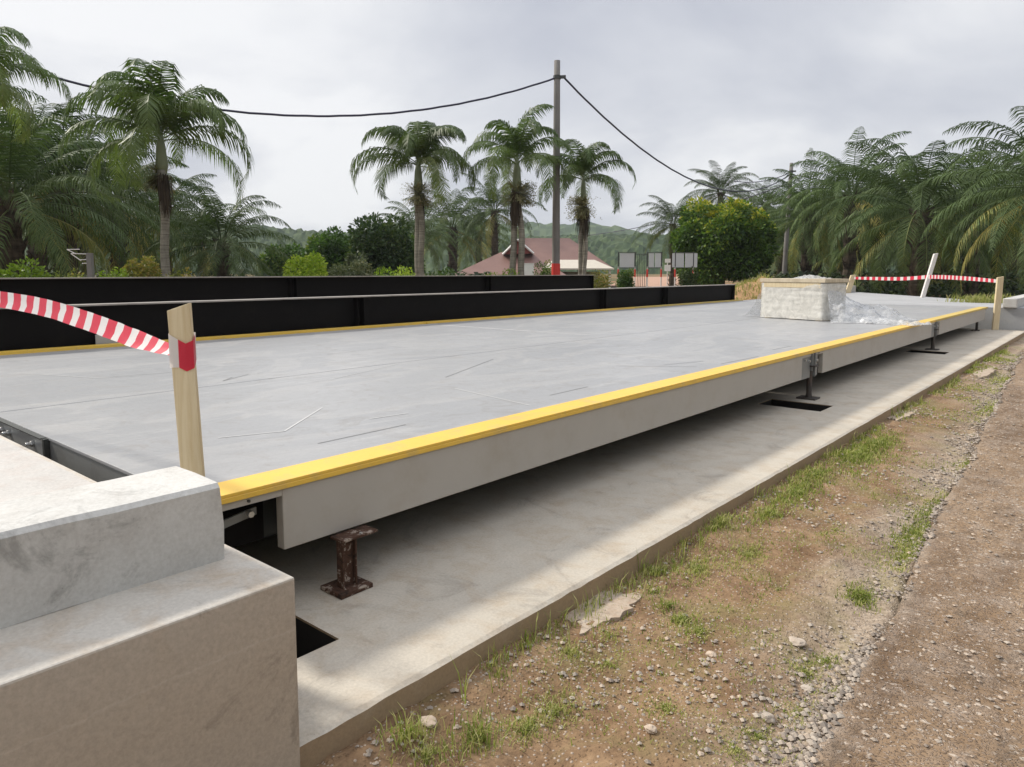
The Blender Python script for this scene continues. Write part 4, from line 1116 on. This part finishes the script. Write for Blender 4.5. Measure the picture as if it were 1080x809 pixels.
leafy(378, 33, 262, .3, 26, 'small dark brownish shrub tree in front of the leafy trees', 'grey', 2500, .16, 36, lobes=8, t=(0, .4))
G = 'clipped shrubs in a row behind the black beams'
for (px, F, yt, wd, lb_, mt, nl, sz, sd, tt) in [
    (22, 15.5, 279, 62, 'spreading bright green shrub at the left edge', 'lime', 3600, .085, 41, (.1, .7)),
    (76, 16.5, 285, 34, 'low pale shrub left of the post with brackets', 'gold', 1200, .07, 42, (.2, .9)),
    (122, 16.5, 283, 36, 'low lime shrub right of the post with brackets', 'lime', 1500, .07, 43, (.2, .7)),
    (153, 17, 270, 36, 'rounded golden shrub left of the nearest ornamental palm trunk', 'gold', 3200, .075, 44, (.3, 1.0)),
    (193, 17.5, 284, 30, 'low reddish yellow shrub right of the nearest ornamental palm trunk', 'gold', 1200, .07, 45, (.5, 1.0)),
    (325, 19, 268, 42, 'rounded bright lime shrub alone left of centre', 'lime', 4500, .08, 46, (.3, 1.0)),
    (372, 20, 276, 50, 'flat topped grey green shrub right of the lime one', 'grey', 3600, .085, 47, (.2, .9)),
    (417, 21, 283, 46, 'low lime shrub left of the bushy crowned palm trunk', 'lime', 2000, .08, 48, (.3, .9)),
    (466, 22, 285, 36, 'low green shrub right of the bushy crowned palm trunk', 'green', 1400, .08, 49, (.3, .9)),
    (574, 30, 279, 22, 'small green shrub between the white tank and the concrete pole', 'green', 1200, .09, 50, (.4, 1.0)),
    (633, 27, 287, 22, 'low pale shrub at the end of the farther black beam', 'gold', 900, .08, 51, (.3, .9)),
    (659, 34.5, 287, 17, 'round green shrub between the legs of the left board', 'green', 1500, .10, 52, (.2, .8)),
    (725, 34.5, 286, 20, 'green shrub under the right hand board', 'dark', 1500, .10, 53, (.2, .9)),
    (745, 45, 288, 26, 'low green shrub at the foot of the round leafy tree', 'green', 1500, .14, 54, (.2, .9)),
    (530, 24, 287, 40, 'low yellow green shrub at the foot of the double trunked palm', 'lime', 1500, .08, 55, (.3, .9))]:
    leafy(px, F, yt-5, .05, wd*1.15, lb_, mt, int(nl*2.2), sz, sd, name='garden_shrub', cat='shrub', group=G, lobes=9, t=tt, trunk=False, shape=.8, lobe=(.42, .55))

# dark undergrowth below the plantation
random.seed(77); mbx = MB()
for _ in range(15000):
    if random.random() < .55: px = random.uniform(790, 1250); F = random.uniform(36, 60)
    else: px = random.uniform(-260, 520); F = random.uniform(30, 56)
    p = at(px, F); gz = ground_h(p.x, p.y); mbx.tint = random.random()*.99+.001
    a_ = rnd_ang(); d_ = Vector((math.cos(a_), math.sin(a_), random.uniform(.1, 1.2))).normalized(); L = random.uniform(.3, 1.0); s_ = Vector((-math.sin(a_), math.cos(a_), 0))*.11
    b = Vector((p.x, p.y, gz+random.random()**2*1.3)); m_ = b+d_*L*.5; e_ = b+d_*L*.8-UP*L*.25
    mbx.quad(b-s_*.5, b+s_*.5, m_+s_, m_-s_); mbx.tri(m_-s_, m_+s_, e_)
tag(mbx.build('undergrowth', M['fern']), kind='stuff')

# earth mound with dry grass by the left edge of the deck
random.seed(8)
mc = Vector((-10.45, 26.3, 0)); mbx = MB(); nr, na = 14, 40
mbx.v.append(mc+UP*1.16)
hts = lambda rr, a_: 1.16*(1-rr**1.6)*(1+.18*fbm(math.cos(a_)*rr*2, math.sin(a_)*rr*2, 1.3, 3))
for i in range(1, nr+1):
    for j in range(na):
        a_ = math.tau*j/na; rr = i/nr; mbx.v.append(mc+Vector((math.cos(a_)*rr*1.75, math.sin(a_)*rr*2.3, hts(rr, a_)-(.1 if i == nr else 0)+.03*noise.noise(Vector((rr*9, a_*4, 1))))))
for j in range(na): mbx.face((0, 1+j, 1+(j+1) % na))
for i in range(nr-1):
    for j in range(na): mbx.face((1+i*na+j, 1+(i+1)*na+j, 1+(i+1)*na+(j+1) % na, 1+i*na+(j+1) % na))
mo = mbx.build('earth_mound', M['mound'], smooth=True); tag(mo, 'orange brown heap of earth with dry grass beyond the end of the black beam', 'earth mound')
mbx = MB()
for _ in range(2600):
    a_ = rnd_ang(); rr = math.sqrt(random.random()); mbx.tint = random.uniform(.7, .99) if random.random() < .8 else .4
    blade(mbx, mc+Vector((math.cos(a_)*rr*1.75, math.sin(a_)*rr*2.3, hts(rr, a_)-.04)), random.uniform(.1, .32), .02, rnd_ang(), random.uniform(.2, .8))
for _ in range(500):
    mbx.tint = random.uniform(.6, .99); blade(mbx, Vector((random.gauss(-2.9, .35), 22.5+abs(random.gauss(0, .6)), .58)), random.uniform(.1, .35), .02, rnd_ang(), random.uniform(.2, .8))
tag(mbx.build('dry_grass', M['grass']), kind='stuff')

# ------------------------------------------------------------------ poles and cables
def pole(px, F, ytop, r0, r1, label, band, lean=(0, 0)):
    p = at(px, F); gz = ground_h(p.x, p.y)-.3; H = zy(ytop, F); root = empty('utility_pole', (p.x, p.y, gz+.3)); tag(root, label, 'utility pole', 'utility poles carrying the cable')
    tp = Vector((p.x+lean[0], p.y+lean[1], H)); bp = Vector((p.x, p.y, gz))
    d = MB(); d.tube([bp.lerp(tp, i/8) for i in range(9)], [r0+(r1-r0)*i/8 for i in range(9)], 14); d.build('shaft', M['pole'], root, smooth=True)
    if band:
        d = MB(); z0, z1 = (zy(295, F), zy(278, F)); f0, f1 = (z0-gz)/(H-gz), (z1-gz)/(H-gz)
        d.tube([bp.lerp(tp, f0), bp.lerp(tp, f1)], [r0+.006, r0+.004], 14); d.build('red_band', M['red'], root)
    d = MB(); d.tube([tp-UP*.62, tp-UP*.50], [r1+.03, r1+.03], 12); d.obox(tp-UP*.55+Vector((.16, .1, 0)), Vector((.10, .06, 0)), Vector((-.02, .03, 0)), Vector((0, 0, .05))); d.build('bracket', M['darksteel'], root)
    return tp
t1 = pole(586, 25.7, 64, .150, .105, 'tall concrete utility pole with a red painted band between two ornamental palms', True)
t2 = pole(825, 50, 172, .17, .12, 'farther thin utility pole in front of the right hand oil palms', False, (.2, .15))
t0 = pole(-150, 18, -24, .15, .105, 'utility pole standing out of view to the left', False)
t3 = pole(1290, 48, 175, .17, .12, 'utility pole standing out of view to the right', False)
def cable(a_, b_, sag, r_, label, wig=0.0, n_=60):
    d = MB(); pts = []
    for i in range(n_+1):
        t = i/n_; p = a_.lerp(b_, t); p.z -= sag*4*t*(1-t); p.z += wig*math.sin(i*1.9); pts.append(p)
    d.tube(pts, r_, 6); o = d.build('cable', M['cable'], smooth=True); tag(o, label, 'cable', 'overhead cables'); return o
h1 = t1-UP*.56; h2 = t2-UP*.7
cable(t0-UP*.5, h1, 1.95, .034, 'thick dark cable sagging from the left edge to the tall concrete pole', .006)
cable(h1+Vector((.2, .1, 0)), h2, 2.35, .034, 'thick dark cable running down from the tall pole to the farther pole', .006)
cable(h2-UP*.05, t3-UP*.7, 1.5, .022, 'thin cable running right from the farther pole across the palms')
cable(h2-UP*.9+Vector((0, 0, .3)), pz(610, 249, 70), .6, .03, 'thin distant cable low in the sky between the tall pole and the round tree')
cable(h2+UP*.1, pz(770, 191, 46), .3, .028, 'second strand of cable joining the farther pole above the round tree')
d = MB(); q = at(610, 70); d.tube([q+UP*(-.2), q+UP*zy(248, 70)], [.13, .10], 8); o = d.build('utility_pole', M['pole']); tag(o, 'slim distant pole hidden behind the smallest ornamental palm', 'utility pole', 'utility poles carrying the cable')

# post with wire brackets
p = at(98, 16.2); root = empty('bracket_post', (p.x, p.y, 0)); tag(root, 'short grey concrete post with thin metal arms among the left shrubs', 'post')
ht = zy(267, 16.2); d = MB(); e1_, e2_ = Vector((cy, sy, 0)), Vector((-sy, cy, 0))
d.obox(p+UP*(ht/2), e1_*.055, e2_*.055, UP*ht/2); d.build('shaft', M['pole'], root, bevel=.006)
d = MB()
for (x0, z0, x1, z1) in ((-.03, ht-.02, -.42, ht-.01), (-.30, ht-.02, -.50, ht+.08), (-.5, ht+.08, -.22, ht+.085), (-.42, ht-.01, -.2, ht-.17), (-.03, ht-.14, -.22, ht-.15), (-.03, ht-.22, -.18, ht-.23)):
    d.tube([p+e1_*x0+UP*z0, p+e1_*x1+UP*z1], .011, 6)
d.build('arm', M['pipe'], root)

# ------------------------------------------------------------------ house
HF = 60
hp = at(560, HF); house = empty('brick_house', (hp.x, hp.y, -1)); tag(house, 'low house with maroon hipped roofs and a white gable edge behind the palms', 'house')
E1, E2 = Vector((cy, sy, 0)), Vector((-sy, cy, 0))
k_ = HF/F_PX
def HP(px, d_, z): return at(540, HF)+E1*(px-540)*k_+E2*d_+UP*z
def zrow(py, d_=0): return zy(py, HF+d_)
# walls
d = MB(); d.obox(HP(590, 6, .1), E1*3.6, E2*4.2, UP*1.35); d.build('wall', M['wall'], house)
d = MB(); d.obox(HP(520, 3.5, .0), E1*3.3, E2*3.0, UP*1.0); d.build('wall', M['wall'], house)
def hip(pxl, pxr, d0, d1, ze, rl, rr, zr, name='roof', mat='roof', thick=.12, gable=False):
    dm = (d0+d1)/2; a_, b_, c_, e_ = HP(pxl, d0, ze), HP(pxr, d0, ze), HP(pxr, d1, ze), HP(pxl, d1, ze); r1, r2 = HP(rl, dm, zr), HP(rr, dm, zr)
    d = MB(); dn = UP*thick
    for q in ((a_, b_, r2, r1), (c_, e_, r1, r2)): d.quad(*q)
    d.tri(b_, c_, r2); d.tri(e_, a_, r1)
    for (u, v) in ((a_, b_), (b_, c_), (c_, e_), (e_, a_)): d.quad(u-dn, v-dn, v, u)
    d.quad(e_-dn, c_-dn, b_-dn, a_-dn)
    return d.build(name, M[mat], house)
hip(536, 648, 1.5, 11, zy(282, HF), 549, 606, zy(251, HF+6))
hip(472, 600, -2.0, 7, zy(293, HF), 528, 560, zy(266, HF+2.5))
hip(572, 646, -.6, 3.0, zy(283, HF), 584, 628, zy(274, HF+1.2), 'porch_roof', 'wall')
# front gable with white bargeboards
ap = HP(546, 1.0, zy(252, HF)); l_ = HP(530, 1.0, zy(268, HF)); r_ = HP(563, 1.0, zy(267, HF)); bk = E2*4.2
d = MB(); d.quad(l_, ap, ap+bk, l_+bk); d.quad(ap, r_, r_+bk, ap+bk); d.build('roof', M['roof'], house)
d = MB(); d.tri(l_+E2*.2, r_+E2*.2, ap+E2*.2-UP*.1); d.build('gable', M['red'] if False else paint('dull_red_gable', (.20, .05, .04), .7), house)
d = MB()
for (u, v) in ((l_, ap), (ap, r_)): d.tube([u-E2*.05, v-E2*.05], .09, 4)
d.build('bargeboard', M['white'], house)
for px in (578, 600, 622):
    d = MB(); d.obox(HP(px, 1.72, .35), E1*.55, E2*.04, UP*.55); wn = d.build('window', M['white'], house)
    d = MB(); d.obox(HP(px, 1.66, .35), E1*.45, E2*.03, UP*.45); d.build('pane', M['glass'], wn)
for px in (577, 610, 642):
    d = MB(); d.tube([HP(px, -.3, -1.2), HP(px, -.3, zy(283, HF)-.1)], .09, 8); d.build('porch_post', M['white'], house)
p = at(557, 48); d = MB(); zt = zy(278, 48)
tk = empty('water_tank', (p.x, p.y, 0)); tag(tk, 'white box shaped water tank in front of the maroon roofed house', 'water tank')
d.obox(p+UP*(zt-.42), E1*.37, E2*.37, UP*.40); d.build('body', M['white'], tk, bevel=.03)
d = MB(); d.obox(p+UP*(zt+.0), E1*.39, E2*.39, UP*.02); d.build('lid', M['white'], tk, bevel=.01)
d = MB()
for (u, v) in ((-1, -1), (1, -1), (1, 1), (-1, 1)): d.tube([p+E1*u*.3+E2*v*.3, p+E1*u*.3+E2*v*.3+UP*(zt-.82)], .04, 6)
d.build('stand', M['darksteel'], tk)

# ------------------------------------------------------------------ boards on banded posts
BF = 36
def board(posts, panels, label, dividers=()):
    xs_ = [at(q, BF) for q in posts]; root = empty('notice_board', tuple(xs_[0])); tag(root, label, 'notice board', 'boards on red and white posts')
    gz0 = -.1; zt, zb = zy(266.5, BF), zy(282.5, BF)
    for q in xs_:
        g0 = ground_h(q.x, q.y)-.2; d = MB(); zz = g0
        d.tube([q+UP*g0, q+UP*(zb+.05)], .035, 8); po = d.build('post', M['pipe'], root)
        seg = (zb-g0)/4
        for b_ in (1, 3):
            d = MB(); d.tube([q+UP*(g0+seg*b_), q+UP*(g0+seg*(b_+.85))], .040, 8); d.build('band', M['red'], po)
        d = MB(); d.tube([q+UP*(zb+.05), q+UP*(zt+.04)], .032, 8); d.build('upright', M['darksteel'], root)
    for (a_, b_) in panels:
        pa, pb = at(a_, BF), at(b_, BF); c_ = (pa+pb)/2+UP*(zt+zb)/2; d = MB(); d.obox(c_, (pb-pa)/2, E2*.02, UP*(zt-zb)/2*.93); d.build('panel', M['board'], root)
    pa, pb = at(min(posts)-1, BF), at(max(posts)+1, BF)
    for z_ in (zt, zb):
        d = MB(); d.tube([pa+UP*z_-E2*.03, pb+UP*z_-E2*.03], .020, 6); d.build('rail', M['darksteel'], root)
    return root
board((651.5, 669), [(653, 668)], 'leftmost grey board on two red and white posts')
board((682, 696.5), [(683.3, 688.7), (690, 696)], 'middle divided grey board on two red and white posts')
board((711, 730), [(708, 720), (721.5, 734)], 'rightmost and widest grey board on two red and white posts')
p = at(676, 37); root = empty('bar_fence', tuple(p)); tag(root, 'short dark bar fence between the left and middle boards', 'fence')
d = MB()
for q in range(6): pp = at(671.5+q*1.9, 37); d.tube([pp-UP*.1, pp+UP*zy(268, 37)], .014, 5)
d.build('bar', M['darksteel'], root); d = MB(); d.tube([at(670, 37)+UP*zy(268, 37), at(682, 37)+UP*zy(268, 37)], .018, 5); d.build('rail', M['darksteel'], root)
p = at(703, 35); root = empty('small_sign', tuple(p)); tag(root, 'small white sign with two plates between the middle and right boards', 'sign')
d = MB(); d.tube([p-UP*.2, p+UP*zy(273, 35)], .022, 8); d.build('post', M['pipe'], root)
for (ya_, yb_, hw) in ((273, 277, .13), (279.5, 286, .14)):
    z0, z1 = zy(yb_, 35), zy(ya_, 35); d = MB(); d.obox(p-E2*.045+UP*(z0+z1)/2, E1*hw, E2*.02, UP*(z1-z0)/2); d.build('plate', M['white'], root)
